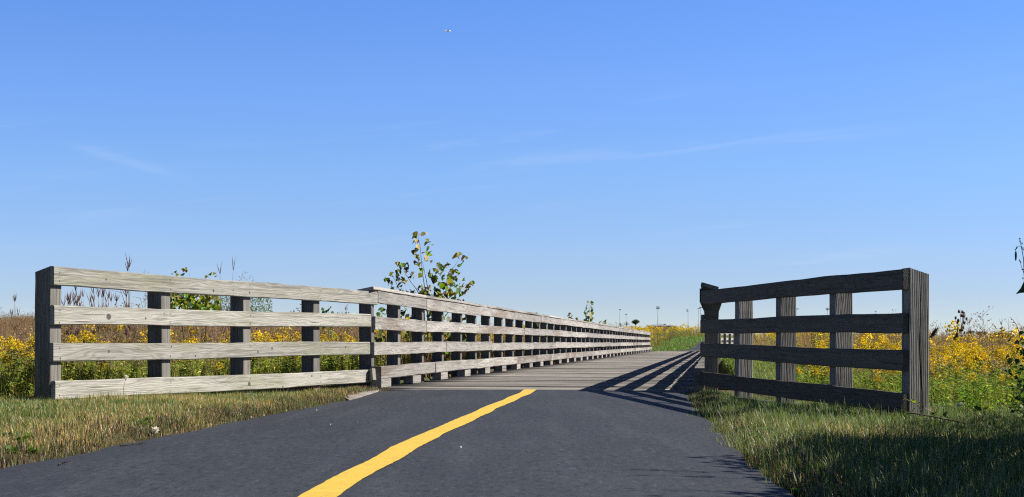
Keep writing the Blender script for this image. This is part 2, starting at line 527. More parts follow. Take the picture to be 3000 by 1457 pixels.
# ------------------------------------------------------------------ asphalt path, centre line
END_L = lambda X: 16.43 + (X - .235) / 3.39 * .30     # near edge of the deck, slightly skew
def asph_z(u):
    return -.002 - .035 * np.abs(u) ** 2.4
def deck_edge(u):
    X = 1.93 - u * 1.70
    p = BP(END_L(X) - .022, X)
    return p.x, p.y

def build_path():
    n, k = 150, 25
    sy = np.concatenate([np.linspace(-25, 4, 20), np.linspace(4.2, 15.2, n)])
    rows = []
    us = np.linspace(-1, 1, k)
    for y in sy:
        jl = .05 * (vnoise(np.array(y * 2.2), np.array(1.)) - .5) + .03 * (vnoise(np.array(y * 9.), np.array(3.)) - .5)
        jr = .05 * (vnoise(np.array(y * 2.2), np.array(7.)) - .5) + .03 * (vnoise(np.array(y * 9.), np.array(9.)) - .5)
        row = [(path_c(y) + u * (HW + 0.0 + (jl if u < 0 else jr) * abs(u) ** 4), y, float(asph_z(u))) for u in us]
        rows.append(row)
    last = np.array(rows[-1]); ed = np.array([(*deck_edge(u), float(asph_z(u)) * .7) for u in us])
    for f in np.linspace(0, 1, 16)[1:]:
        rows.append([tuple(q) for q in last * (1 - f) + ed * f])
    V = np.array(rows).reshape(-1, 3); nr = len(rows)
    i = (np.arange(nr - 1)[:, None] * k + np.arange(k - 1)[None]).ravel()
    T = np.concatenate([np.stack([i, i + 1, i + 1 + k], 1), np.stack([i, i + 1 + k, i + k], 1)])
    A = asphalt_mat()
    o = add('path', mesh_tris('path', V, T, smooth=True), A)
    tag(o, 'dark asphalt cycle path curving up to the bridge', 'path', kind='structure')
    # centre line: sampled on the same rows
    R_ = np.array(rows)
    lv = []; w0 = .062
    for r_i in range(0, nr):
        c = R_[r_i, k // 2]; e = R_[r_i, -1] - R_[r_i, 0]; e /= np.linalg.norm(e)
        y = c[1]
        a = w0 + .007 * (vnoise(np.array(y * 1.6), np.array(21.)) - .5) * 2 + .006 * (vnoise(np.array(y * 12.), np.array(22.)) - .5)
        b = w0 + .007 * (vnoise(np.array(y * 1.6), np.array(31.)) - .5) * 2 + .006 * (vnoise(np.array(y * 12.), np.array(32.)) - .5)
        s = .012 * (vnoise(np.array(y * .9), np.array(41.)) - .5) * 2
        lv += [c + e * (s - a) + (0, 0, .0042), c + e * (s + b) + (0, 0, .0042)]
    lv = np.array(lv); m = len(lv) // 2
    i = np.arange(m - 1) * 2
    T = np.concatenate([np.stack([i, i + 1, i + 3], 1), np.stack([i, i + 3, i + 2], 1)])
    Y = paint_mat()
    o = add('center_line_marking', mesh_tris('center_line_marking', lv, T), Y)
    tag(o, 'solid yellow centre line painted on the asphalt path', 'line', kind='structure')
    # path beyond the bridge
    ys = np.concatenate([np.linspace(90.7, 135, 40), np.linspace(137, 215, 40)])
    us = np.linspace(-1, 1, 9); rows = []
    for y in ys:
        c = far_c(y)
        rows.append([(c + u * 1.40, y, float(hill(c + u * 1.40, y)) + .0 - .02 * abs(u) ** 2) for u in us])
    V = np.array(rows).reshape(-1, 3); k = 9; nr = len(rows)
    i = (np.arange(nr - 1)[:, None] * k + np.arange(k - 1)[None]).ravel()
    T = np.concatenate([np.stack([i, i + 1, i + 1 + k], 1), np.stack([i, i + 1 + k, i + k], 1)])
    o = add('path', mesh_tris('far_path', V, T, smooth=True), A)
    tag(o, 'far stretch of asphalt path climbing right beyond the bridge', 'path', kind='structure')
    R_ = np.array(rows); lv = []
    for r_i in range(nr):
        c = R_[r_i, 4]; lv += [c + (-.06, 0, .012), c + (.06, 0, .012)]
    lv = np.array(lv); m = nr; i = np.arange(m - 1) * 2
    T = np.concatenate([np.stack([i, i + 1, i + 3], 1), np.stack([i, i + 3, i + 2], 1)])
    o = add('center_line_marking', mesh_tris('far_line', lv, T), Y)
    tag(o, 'short yellow centre line on the far path past the bridge', 'line', kind='structure')
build_path()

# ------------------------------------------------------------------ footbridge
bridge = empty('footbridge', BP(L0, 1.93, 0))
tag(bridge, 'long straight weathered timber footbridge with plank deck and four-rail wooden railings', 'bridge')

def build_deck():
    parts = []
    L = 0.0; idx = 0
    wr = random.Random(3)
    tot = L1 - 16.58
    while L < tot:
        w = wr.uniform(.132, .146)
        xl, xr = XL + .17 + wr.uniform(-.02, .02), XR - .17 + wr.uniform(-.02, .02)
        k = max(0.0, 1 - L / 30)
        g = wr.uniform(.012, .022)
        zt = wr.uniform(-.009, .004); tl = wr.uniform(-.007, .007); cup = wr.uniform(-.003, .005)
        ns = 7
        Xs = np.linspace(xr, xl, ns)
        c = (.205, .190, .172); v = max(.4, wr.gauss(1, .34))
        c = np.array(c) * v * np.array([1, 1 + wr.uniform(-.03, .01), 1 + wr.uniform(-.08, .02)])
        new = abs(L - 8.15) < .075
        vs = []
        ph = wr.random() * 6
        for X in Xs:
            e0 = END_L(X) + .15 if False else 16.58 + (END_L(X) - END_L(1.93)) * k
            wv = .003 * math.sin(X * 2 + ph)
            a = e0 + L + g / 2 + wv; b = e0 + L + w - g / 2 + wv
            z0 = zt + tl * (X - 1.9) / 1.7
            vs += [BP(a, X, -.04), BP(a, X, z0 - .003), BP(a + .006, X, z0 + .001), BP((a + b) / 2, X, z0 + cup), BP(b - .006, X, z0), BP(b, X, z0 - .003), BP(b, X, -.04)]
        V = np.array([tuple(q) for q in vs]); T = []
        for i in range(ns - 1):
            for j in range(6):
                q = i * 7 + j
                T += [(q, q + 1, q + 8), (q, q + 8, q + 7)]
        for j in range(1, 6):
            T.append((0, j + 1, j)); q = (ns - 1) * 7; T.append((q, q + j, q + j + 1))
        C = col(V, c)
        if new:
            for i in range(ns):
                f = i / (ns - 1)
                C[i * 7:(i + 1) * 7] = np.array((.30, .20, .10)) if f > .3 else np.array((.25, .23, .20))
        parts.append((V, np.array(T), C)); L += w
    V, T, C = cat(*parts)
    o = add('deck', mesh_tris('deck', V - np.array(W[bridge.name].translation), T, C), deck_mat(), bridge, Matrix.Translation(W[bridge.name].translation))
    for X in (XL + .02, 1.93, XR - .02):
        beam('stringer', BP(16.62, X, -.20), BP(L1, X, -.20), .12, .30, M_DARKW, bridge, seg=40, wob=.001)
build_deck()

def split_bays(n, rnd, first):
    """post indices where board ends meet"""
    cuts = [0] + [c for c in first if c < n]
    while cuts[-1] < n:
        cuts.append(min(n, cuts[-1] + rnd.choice((2, 3, 3, 4, 4))))
    if len(cuts) > 2 and cuts[-1] - cuts[-2] < 2: cuts.pop(-2)
    return cuts

SP = 1.513
def railing(side):
    rnd = random.Random(8 if side > 0 else 19)
    pf = PFL if side > 0 else PFR
    s = 1 if side > 0 else -1                    # outward sign along Bn
    Ls = 16.96 if side > 0 else 16.40
    n = int((L1 - .15 - Ls) / SP)
    part = empty('railing', BP(Ls, pf, 0), bridge)
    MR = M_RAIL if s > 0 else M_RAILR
    out = Bn * s
    posts = [board_mesh('post', 1.37, .14, .14, 10, wob=.002, top_cut=.03, edge=.001, bev=.004) for _ in range(5)]
    jit = [rnd.gauss(0, .006) for _ in range(n + 1)]
    for i in range(n + 1):
        q = BP(Ls + i * SP + .07, pf + s * (.07 + jit[i]), -.33)
        upright('post', q, 1.37, out, .14, M_POST, part, me=posts[i % 5], lean=(rnd.gauss(0, .004), rnd.gauss(0, .004)))
    rows = ((1.0, [2, 5, 8]), (.716, [2, 5, 9]), (.435, [3, 6, 10]))
    for ri, (zc, first) in enumerate(rows):
        cuts = split_bays(n, rnd, first)
        for a, b in zip(cuts[:-1], cuts[1:]):
            la = Ls + a * SP + .07 + (.003 if a else ((.073, -.072, -.115)[ri] if s > 0 else -.085)); lb = Ls + b * SP + .07 - .003 + (.07 if b == n else 0)
            X = pf - s * .0195
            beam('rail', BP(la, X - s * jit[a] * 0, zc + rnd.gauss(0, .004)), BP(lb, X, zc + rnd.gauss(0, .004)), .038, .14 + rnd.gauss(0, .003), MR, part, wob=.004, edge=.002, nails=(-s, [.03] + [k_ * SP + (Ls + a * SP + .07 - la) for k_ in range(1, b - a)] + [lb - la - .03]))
    # sloping cap board along the tops
    cuts = split_bays(n, rnd, [2, 5])
    for a, b in zip(cuts[:-1], cuts[1:]):
        la = Ls + a * SP + .07 + (.002 if a else -.17); lb = Ls + b * SP + .07 - .002 + (.1 if b == n else 0)
        p0 = BP(la, pf + s * .05, 1.080); p1 = BP(lb, pf + s * .05, 1.080)
        me = board_mesh('cap_board', (p1 - p0).length, .184, .036, max(4, int((lb - la) / .4)), wob=.003, edge=.0015)
        M = basis(p0, p1 - p0, (0, 0, 1)) @ Matrix.Rotation(R(-11 if s > 0 else -16) * s, 4, 'X')
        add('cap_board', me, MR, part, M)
    # kerb beam on scupper blocks
    kx = (XL if side > 0 else XR) + s * .063
    Lk = 16.86 if side > 0 else 16.40
    cut = Lk; first = True
    while cut < L1 - .3:
        e = min(L1 - .02, cut + rnd.choice((3.05, 3.66, 4.27, 4.9)) * (1.0 if not first else 1.1))
        if L1 - e < 1.2: e = L1 - .02
        dx = rnd.gauss(0, .005)
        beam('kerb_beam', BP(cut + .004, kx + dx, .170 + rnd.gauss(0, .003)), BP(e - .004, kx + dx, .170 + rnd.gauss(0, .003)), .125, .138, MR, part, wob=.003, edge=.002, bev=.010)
        cut = e; first = False
    L = Lk; bm = [board_mesh('kerb_block', .53, .118, .094, 2, wob=.0, edge=.001) for _ in range(3)]; i = 0
    while L < L1 - .6:
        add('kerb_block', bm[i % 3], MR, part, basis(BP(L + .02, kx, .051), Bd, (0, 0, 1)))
        L += 2.0 + (-.18 if i == 0 else rnd.gauss(0, .02)); i += 1
    return part
railL = railing(+1)
railR = railing(-1)
# corbel plate on the first right-hand post, spreading under the cap
def corbel():
    pts = [(-.052, 1.06), (-.052, .925), (-.045, .905), (-.006, .82), (-.002, .74), (.142, .74), (.146, .82), (.178, .91), (.186, .95), (.186, 1.03)]
    V = []; n = len(pts)
    for dl in (-.036, 0.0):
        for (o, z) in pts:
            V.append(BP(16.398 + dl, PFR - o, z))
    Fc = [tuple(range(n)), tuple(range(2 * n - 1, n - 1, -1))] + [(i, i + n, (i + 1) % n + n, (i + 1) % n) for i in range(n)]
    p = W[railR.name].translation
    add('corbel', mesh_poly('corbel', [v - p for v in V], Fc), M_DARKW, railR, Matrix.Translation(p))
corbel()

# ------------------------------------------------------------------ flared fence panels
def wing(name, label, corner, near, rows, posts, out, matr, matp, crack_posts=False, base=-.25, rail_in=.0195, starts=None, mats=None, nailed=True):
    """corner, near: path-side face of the posts at both ends (x, y); rows: (z centre at corner, z centre at near end, height, overrun)"""
    c = Vector((*corner, 0)); q = Vector((*near, 0)); d = (q - c).normalized(); out = Vector((*out, 0)).normalized()
    root = empty(name, (c + q) / 2)
    tag(root, label, 'fence', 'flared fence panels at the bridge ends')
    for i, t in enumerate(posts):
        foot = c + d * t + out * .07; foot.z = base
        top = rows[0][0] + (rows[0][1] - rows[0][0]) * t / (q - c).length + rows[0][2] / 2
        last = i == len(posts) - 1
        ht = top + .004 - base if last else top - .025 - base
        upright('post', foot, ht, out, .14, matp, root, top_cut=.045 if last else .03, lean=(random.gauss(0, .004), random.gauss(0, .004)),
                crack=(.03, .011, .015) if (crack_posts and last) else ((.012, .005, random.uniform(-.03, .03)) if crack_posts else None))
    for ri, (zc, zn, hh, over) in enumerate(rows):
        p0 = c - out * rail_in + d * (starts[ri] if starts else 0); p1 = q - out * rail_in + d * over
        p0.z = zc; p1.z = zn
        beam('rail', p0 + d * .003, p1, .038, hh, mats[ri] if mats else matr, root, wob=.005, edge=.0016, seg=20, bev=.007, nails=(1, [max(.03, t_ - (starts[ri] if starts else 0)) for t_ in posts] + [.05]) if nailed else None)
    return root

LC = P(1097, 1000, 17.44); LC.z = 0; bl = math.atan(1572 / F); dl = Vector((math.sin(bl), math.cos(bl), 0))
Ln = LC - dl * 5.93
def at_px(px):     # distance along the left panel of a point at photo column px
    k = (px - CX) / F
    return (LC.x - k * LC.y) / (dl.x - k * dl.y)
lp = [at_px(p) + .07 for p in (938, 733.6, 500.6, 178.6)]
outL = Vector((-dl.y, dl.x, 0))
tL = at_px(178.6) + .14
Ln = LC - dl * tL
wingL = wing('fence_panel', 'sunlit pale four-rail timber fence panel flaring left from the bridge', (LC.x, LC.y), (Ln.x, Ln.y),
     [(.993, .998, .145, .0), (.738, .704, .142, .0), (.437, .424, .141, .008), (.128, .136, .142, -.012)], lp, (outL.x, outL.y), M_WING, M_POST, starts=(0, .165, .205, .20),
     mats=[wood('weathered_pine_knotty', *WG, spots=s_) for s_ in (
         [(at_px(720), -.03, .011), (at_px(614), -.035, .013), (at_px(672), -.02, .008), (at_px(300), .0, .009)],
         [(at_px(306) - .165, -.004, .026), (at_px(415) - .165, -.012, .010), (at_px(470) - .165, .03, .008)],
         [(at_px(308) - .205, .004, .013), (at_px(787) - .205, .012, .013), (at_px(745) - .205, -.02, .012), (at_px(561) - .205, -.045, .010), (at_px(1003) - .205, .015, .014)],
         [(at_px(719) - .20, -.018, .022), (at_px(904) - .20, .03, .012), (at_px(818) - .20, -.06, .012)])])
# short return piece that ties the lowest left rail to the kerb
beam('rail', LC - dl * .195 - outL * .0195 + Vector((0, 0, .130)), BP(16.80, 3.69, .158), .038, .134, M_WING, wingL, seg=3, wob=.001)

RC = Vector((1.985, 16.27, 0)); Rn = Vector((2.663 / 2.645 * 2.648, 10.62, 0))
dr = (Rn - RC).normalized(); outR = Vector((-dr.y, dr.x, 0))
lenR = (Rn - RC).length
def at_pxR(px):
    k = (px - CX) / F
    return (RC.x - k * RC.y) / (-dr.x + k * dr.y)
rp = [at_pxR(p) - .07 for p in (2161.9, 2285.0, 2448.0)] + [at_pxR(2664.0) - .07]
Rn = RC + dr * at_pxR(2664.0)
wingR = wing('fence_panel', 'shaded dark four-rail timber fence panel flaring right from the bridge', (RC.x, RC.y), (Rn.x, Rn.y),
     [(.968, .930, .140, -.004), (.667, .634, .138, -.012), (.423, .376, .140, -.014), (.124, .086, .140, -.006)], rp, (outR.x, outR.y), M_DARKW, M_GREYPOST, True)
# far end panels
e = BP(L1 - .2, PFR); a = TH + R(12.3); d2 = Vector((math.sin(a), math.cos(a), 0))
wing('fence_panel', 'tiny white-lit fence panel at the far right end of the bridge', (e.x, e.y), tuple((e + d2 * 5.9)[:2]),
     [(.998, .998, .14, 0), (.716, .716, .14, 0), (.435, .435, .14, 0), (.15, .15, .14, 0)], [1.4, 2.9, 4.35, 5.82], (d2.y, -d2.x), M_WING, M_POST, base=-.5)
# retaining timbers at the abutment
def sill(label, p0, p1):
    o = beam('retaining_timber', p0, p1, .09, .19, M_DARKW, None, wob=.004)
    tag(o, label, 'timber')
sill('low retaining timber in the grass behind the left fence panel', P(628, 1140, 14.2) - Vector((0, 0, .095)), BP(16.75, 3.95, -.06))
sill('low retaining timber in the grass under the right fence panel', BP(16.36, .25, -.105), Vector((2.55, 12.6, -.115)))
def edging():
    a, b = P(1116, 1139.5, 17.0), P(1034, 1163, 14.6)
    p = [Vector((a.x - .005, a.y, -.012)), Vector((a.x - .20, a.y + .02, -.012)), Vector((b.x - .26, b.y + 1.2, -.018)), Vector((b.x - .03, b.y, -.035))]
    V = p + [q - Vector((0, 0, .05)) for q in p]
    Fc = [(0, 1, 2, 3), (7, 6, 5, 4)] + [(i, i + 4, (i + 1) % 4 + 4, (i + 1) % 4) for i in range(4)]
    o = add('edging_board', mesh_poly('edging_board', V, Fc), M_RAIL)
    tag(o, 'pale wedge of board lying at the left corner of the bridge deck', 'board')
edging()

# ------------------------------------------------------------------ plants: templates
YEL = [(.62, .44, .014), (.54, .36, .012), (.62, .49, .04), (.34, .30, .03)]
def goldenrod(h, nl, nbr, nfl, r, fl=.0065, bloom=1.0):
    """returns stem, foliage, plume templates for a plant of height h"""
    bend = r.uniform(-.10, .10, 2)
    ts = np.linspace(0, 1, 6)
    pts = np.stack([bend[0] * ts ** 2 * h, bend[1] * ts ** 2 * h, ts * h * .93], 1)
    stem = tube(pts, np.linspace(.0032, .0015, 6), (.13, .14, .05), 3)
    f = r.uniform(.08, .93, nl); f.sort()
    pos = np.stack([np.interp(f, ts, pts[:, i]) for i in range(3)], 1)
    az = np.arange(nl) * 2.399 + r.normal(0, .4, nl)
    up = r.uniform(-.25, .55, nl) - .3 * (1 - f)
    dirs = np.stack([np.cos(az), np.sin(az), up], 1)
    ln = h * r.uniform(.10, .17, nl) * (1.15 - .45 * f)
    C = mixc(nl, [(.135, .20, .028), (.20, .24, .038), (.09, .14, .022), (.29, .27, .06), (.2, .13, .05)], [4.5, 4.5, 1.8, 2.2, .4], .22)
    fol = leaves(pos, dirs, r.normal(0, .5, nl), ln, ln * .28, C, .3, .25)
    V, T, Cc = [], [], []
    top = pts[-1]
    base_az = r.uniform(0, 6.28)
    P_, D_, S_ = [], [], []
    for b in range(nbr):
        u = b / nbr
        o = top - np.array([0, 0, 1.]) * h * .24 * u * .9 + np.array([0, 0, .07 * h])
        a_ = base_az + b * 2.399
        L = h * (.04 + .145 * u ** .7) * r.uniform(.7, 1.25)
        k = np.linspace(.15, 1, max(3, int(nfl * (.5 + u) / nbr)))
        q = o + np.stack([np.cos(a_) * L * k, np.sin(a_) * L * k, L * (.75 * k - .62 * k ** 2.2)], 1)
        P_.append(q + r.normal(0, .004, q.shape))
    P_ = np.concatenate(P_); n = len(P_)
    D_ = r.normal(0, 1, (n, 3)) + [0, 0, .8]
    Cy = mixc(n, YEL, [5, 3, 2, 2.2], .15) if bloom else mixc(n, [(.20, .14, .08), (.28, .22, .14)], [1, 1], .2)
    plume = leaves(P_ - D_ / np.linalg.norm(D_, axis=1)[:, None] * fl, D_, r.uniform(0, 6, n), fl * 2.4, fl * 1.7, Cy, .35, .0)
    return stem, fol, plume

gr = np.random.default_rng(4)
GOLD = [goldenrod(.56, 66, 13, 270, gr, .0068) for _ in range(6)]
GOLD_MID = [cat(*goldenrod(.56, 30, 9, 60, gr, .0125)) for _ in range(5)]
GREEN_MID = [cat(*goldenrod(.52, 34, 4, 8, gr, .006, 0)[:2]) for _ in range(4)]
BUDS = [cat(*goldenrod(.54, 40, 10, 90, gr, .006, 0)) for _ in range(3)]

def grass_clump(n, h, spread, cols, w, wd=.006, lean=.5, seed=0):
    pos = np.zeros((n, 3)); a = rng.uniform(0, 6.28, n); rr = spread * np.sqrt(rng.random(n))
    pos[:, 0] = np.cos(a) * rr; pos[:, 1] = np.sin(a) * rr
    return blades(pos, h * rng.uniform(.55, 1.1, n), wd * rng.uniform(.7, 1.3, n), a + rng.normal(0, .8, n), np.abs(rng.normal(0, lean, n)).clip(0, 1.1), mixc(n, cols, w, .18))

GRC = [(.12, .145, .03), (.17, .175, .045), (.30, .24, .11), (.19, .11, .06)]
CL_GREEN = [grass_clump(26, .42, .14, GRC, [4, 3, 1.2, .6]) for _ in range(4)]
CL_BROWN = [grass_clump(24, .55, .13, [(.20, .115, .07), (.26, .17, .10), (.15, .085, .055), (.15, .14, .05)], [4, 3, 3, 1.5], .006, .3) for _ in range(4)]

def dryweed(h, r):
    """brown branched seed-head weed"""
    parts = []
    c = np.array((.14, .085, .06))
    parts.append(tube([(0, 0, 0), (.01, 0, h * .5), (0, .015, h)], [.003, .0022, .001], c, 3))
    heads = []
    for b in range(16):
        z = h * r.uniform(.45, .98); a_ = r.uniform(0, 6.28); L = h * r.uniform(.08, .22) * (1.2 - z / h * .6)
        p1 = np.array([math.cos(a_) * L, math.sin(a_) * L, z + L * .8])
        parts.append(tube([(0, 0, z), tuple(p1)], [.0014, .0008], c, 3))
        for _ in range(4): heads.append(p1 + r.normal(0, .014, 3))
    heads = np.array(heads); n = len(heads)
    parts.append(leaves(heads, r.normal(0, 1, (n, 3)), r.uniform(0, 6, n), .018, .013, mixc(n, [(.19, .11, .09), (.26, .17, .13), (.10, .06, .045)], [3, 2, 2], .2), .4, 0))
    return cat(*parts)
WEED = [dryweed(.68, gr) for _ in range(4)]

# ------------------------------------------------------------------ meadow: where things grow
def wing_left_x(y):      # fence line on the left
    return np.where(y < LC.y, LC.x + (y - LC.y) * (dl.x / dl.y), -99)
def behind_left(x, y):
    L, X = LX(x, y)
    u = (x - LC.x) * outL.x + (y - LC.y) * outL.y
    k = -((x - LC.x) * dl.x + (y - LC.y) * dl.y)
    return ((k > -.3) & (u > .42 + .0 * x)) | ((k <= -.3) & (X > 4.55) & (L > 16.5))
def behind_right(x, y):
    L, X = LX(x, y)
    u = (x - RC.x) * outR.x + (y - RC.y) * outR.y
    k = (x - RC.x) * dr.x + (y - RC.y) * dr.y
    m = (k > -.5) & (u > .62 + .25 * np.clip((3.2 - k) / 3, 0, 1)) & (y > 10.9 + .25 * (x - 3) * 0)
    m2 = (k <= -.5) & (X < -1.55 - .010 * np.clip(L - 16, 0, 40) * 6)
    return m | m2
def in_view(x, y, mg=2.2):
    return (np.abs(x) < .337 * y + mg)
def far_ok(x, y):
    L, X = LX(x, y)
    fd = x - far_c(y)
    on_path = (y > 88) & (fd > -3.6 - .012 * (y - 90)) & (fd < 3.6)
    on_bridge = (L > 15) & (L < 93) & (X > -1.7) & (X < 4.5)
    return ~(on_path | on_bridge)

def scatter(n, x0, x1, y0, y1, fn):
    x = rng.uniform(x0, x1, n); y = rng.uniform(y0, y1, n)
    m = fn(x, y) & in_view(x, y)
    return x[m], y[m]

stuff = []      # meadow geometry
nearpool = []   # (x, y, height, template) of the nearest goldenrods
def pos3(x, y): return np.stack([x, y, gz(x, y) - .01], 1)

def sow(tpls, x, y, hmul, tint_s=.12, tint=None, wmul=1.0):
    n = len(x)
    if n == 0: return
    k = rng.integers(0, len(tpls), n)
    for i, tp in enumerate(tpls):
        m = k == i
        if not m.any(): continue
        q = m.sum()
        sc3 = np.stack([hmul[m] * wmul, hmul[m] * wmul, hmul[m]], 1) * rng.uniform(.85, 1.15, (q, 3))
        t = (1 + rng.normal(0, tint_s, (q, 1))) * np.ones((1, 3))
        if tint is not None: t = t * tint[m]
        stuff.append(place(tp, pos3(x[m], y[m]), rng.uniform(0, 6.28, q), sc3, t.clip(.3, 1.8), rng.normal(0, .07, (q, 2))))

# near belt, left and right
def near_left(x, y): return behind_left(x, y) & (y < 25)
def near_right(x, y): return behind_right(x, y) & (y < 25)
for side, fn, rgx in ((0, near_left, (-9.5, 0)), (1, near_right, (1.8, 9.5))):
    x, y = scatter(15500 if side == 0 else 18500, rgx[0] - 2, rgx[1] + 2, 10.5, 25, fn)
    keep = rng.random(len(x)) < np.interp(y, [11, 16, 25], [1.0, .55, .30])
    x, y = x[keep], y[keep]
    clump = vnoise(x * .9 + 5, y * .9, 3 + side)
    hh = (.68 if side == 0 else .66) + .34 * vnoise(x * .6, y * .6, 9) + .012 * np.clip(y - 14, 0, 12)
    u = rng.random(len(x))
    # flowering
    fl = u < np.where(clump > .5, .17 if side == 0 else .22, .02)
    gx, gy, gh = x[fl], y[fl], hh[fl] * rng.uniform(.70, 1.18, fl.sum())
    d = np.hypot(gx, gy)
    near = d < 22.0
    for a in np.where(near)[0]: nearpool.append((d[a], gx[a], gy[a], gh[a], side))
    sow(GOLD_MID, gx[~near], gy[~near], gh[~near])
    gm = (~fl) & ((u < .68) | ((u > .83) & (u < .93) & (side == 1))); sow(GREEN_MID, x[gm], y[gm], hh[gm] * rng.uniform(.6, 1.0, gm.sum()), .2, np.tile((1.4, 1.35, 1.2) if side == 0 else (.76, .98, .8), (len(x), 1))[gm])
    bm = (~fl) & (u >= .68) & (u < .76); sow(BUDS, x[bm], y[bm], hh[bm] * rng.uniform(.8, 1.05, bm.sum()), .2)
    cm = (~fl) & (u >= .76) & (u < (.93 if side == 0 else .83)); sow(CL_GREEN, x[cm], y[cm], hh[cm] * rng.uniform(.8, 1.25, cm.sum()), .2)
    wm = (~fl) & (u >= .93) & (y > 13.0); sow(WEED, x[wm], y[wm], hh[wm] * rng.uniform(.8, 1.1, wm.sum()), .2)

# middle and far field
def farfield(x, y):
    L, X = LX(x, y)
    return far_ok(x, y) & (y > 24)
def add_field(n, y0, y1, hm, wfac):
    yy = rng.uniform(y0, y1, n); xx = rng.uniform(-.41, .41, n) * yy + rng.uniform(-2, 2, n)
    m = farfield(xx, yy)
    x, y = xx[m], yy[m]
    L, X = LX(x, y)
    hillside = (x > -3) & (y > 84) & (x < .20 * y)
    gold = np.where(hillside, .40, np.where(x < -2, .10 - .10 * sstep(30, 42, y), .16 - .10 * sstep(30, 80, y)))
    patch = vnoise(x * .13, y * .13, 12)
    gold = gold * np.where(patch > .42, 1.3, .45)
    brown = np.where(hillside, .16, np.where(x < -2, .46 + .32 * sstep(26, 45, y), .42 + .25 * patch))
    u = rng.random(len(x))
    h = hm * (.8 + .4 * vnoise(x * .21, y * .21, 4)) * rng.uniform(.85, 1.2, len(x))
    f = u < gold
    sow(GOLD_MID, x[f], y[f], h[f], .14, None, wfac)
    b = (~f) & (u < gold + brown); sow(CL_BROWN, x[b], y[b], h[b] * 1.02, .22, None, wfac)
    w = (~f) & (~b) & (u > .95); sow(WEED, x[w], y[w], h[w] * 1.05, .2, None, wfac)
    g = (~f) & (~b) & (u <= .95) & (u > gold + brown + .35 * (1 - gold - brown)); sow(CL_GREEN, x[g], y[g], h[g] * 1.1, .2, None, wfac)
    g2_ = (~f) & (~b) & (~w) & (~g); sow(GREEN_MID, x[g2_], y[g2_], h[g2_] * 1.05, .2, None, wfac)
add_field(5200, 24, 45, 1.25, 1.05)
add_field(5000, 45, 85, 1.4, 1.3)
add_field(9800, 85, 150, 1.45, 1.35)
add_field(6500, 150, 300, 1.9, 1.7)

# nearest goldenrods become plants of their own
nearpool.sort(key=lambda q: q[0])
sel = [q for q in nearpool if abs(q[1]) < .33 * q[2]][:290]
selset = set(id(q) for q in sel)
rest = [q for q in nearpool if id(q) not in selset]
gfull = [cat(*g) for g in GOLD]
if rest:
    a = np.array([(q[1], q[2], q[3]) for q in rest]); sow(gfull, a[:, 0], a[:, 1], a[:, 2])
LBL = ('goldenrod with yellow plume among the stems just behind the left fence panel',
       'goldenrod with yellow plume among the stems just behind the right fence panel')
GRP = ('goldenrods behind the left fence panel', 'goldenrods behind the right fence panel')
protos = []
for (st, fo, pl) in GOLD:
    protos.append((mesh_tris('goldenrod_stem', *st), mesh_tris('goldenrod_leaves', *fo), mesh_tris('goldenrod_plume', *pl)))
for i, (d, x, y, h, side) in enumerate(sel):
    ms, mf, mp = protos[i % 6]
    t = rng.normal(0, .06, 2)
    M = Matrix.Translation((x, y, float(gz(x, y)) - .01)) @ Matrix.Rotation(t[0], 4, 'X') @ Matrix.Rotation(t[1], 4, 'Y') @ Matrix.Rotation(rng.uniform(0, 6.28), 4, 'Z') @ Matrix.Scale(h, 4)
    r_ = add('goldenrod', ms, M_STEM, None, M); tag(r_, LBL[side], 'goldenrod', GRP[side])
    add('foliage', mf, M_VEG, r_, M); add('flower_plume', mp, M_BLOOM, r_, M)

o = add('meadow', mesh_tris('meadow', *cat(*stuff)), veg('meadow_matter', .42, .6, .22, 0, 1.25))
tag(o, 'wild meadow of goldenrod, dry grass and weeds on both sides of the bridge', 'meadow', kind='stuff')

# ------------------------------------------------------------------ mown verges
def verge(n, fn, x0, x1, y0, y1, lmin, lmax, colf, wd=.0042, pow_=1.0, lean=.45):
    y = y0 + (y1 - y0) * rng.random(n) ** pow_
    x = rng.uniform(x0, x1, n)
    m = fn(x, y) & in_view(x, y, 1.0)
    x, y = x[m], y[m]; n = len(x)
    cl = vnoise(x * 5, y * 5, 17)
    ln = rng.uniform(lmin, lmax, n) * (.6 + .8 * cl)
    return blades(np.stack([x, y, gz(x, y) - .012], 1), ln, wd * rng.uniform(.6, 1.3, n), rng.uniform(0, 6.28, n), np.abs(rng.normal(lean * .35, lean, n)).clip(0, 1.75), colf(x, y, n))

G1, G2, G3 = (.075, .125, .030), (.11, .15, .04), (.055, .095, .035)
STR, TAN, BRN = (.36, .28, .13), (.40, .25, .10), (.055, .042, .026)
def colL(x, y, n):
    d = x - path_c(y)
    g = mixc(n, [G1, G2, G3, (.17, .17, .06)], [3, 3, 2, 2], .2)
    s = mixc(n, [STR, TAN, (.27, .22, .10), (.30, .19, .09)], [3, 2.0, 2, 1.4], .2)
    dry = (vnoise(x * 1.3, y * .55, 5) - .5) * 1.3 + .42 + .35 * sstep(9, 12, y) - .15 * sstep(-2.6, -4, x) + .1
    dry = dry - .55 * sstep(8.2, 6.9, y) * sstep(-1.75, -2.1, x)
    dry = np.where(vnoise(x * 3.1, y * 2.2, 8) > .70, dry * .3, dry)
    out = np.where((rng.random(n) < dry.clip(.05, .92))[:, None], s, g)
    e = 1 - sstep(1.55, 2.25, np.abs(d) + .5 * (vnoise(x * 4, y * 3, 2) - .5))
    out = np.where((rng.random(n) < e * .9)[:, None], mixc(n, [BRN, (.10, .075, .04), (.04, .035, .025)], [3, 2, 2], .3), out)
    return out
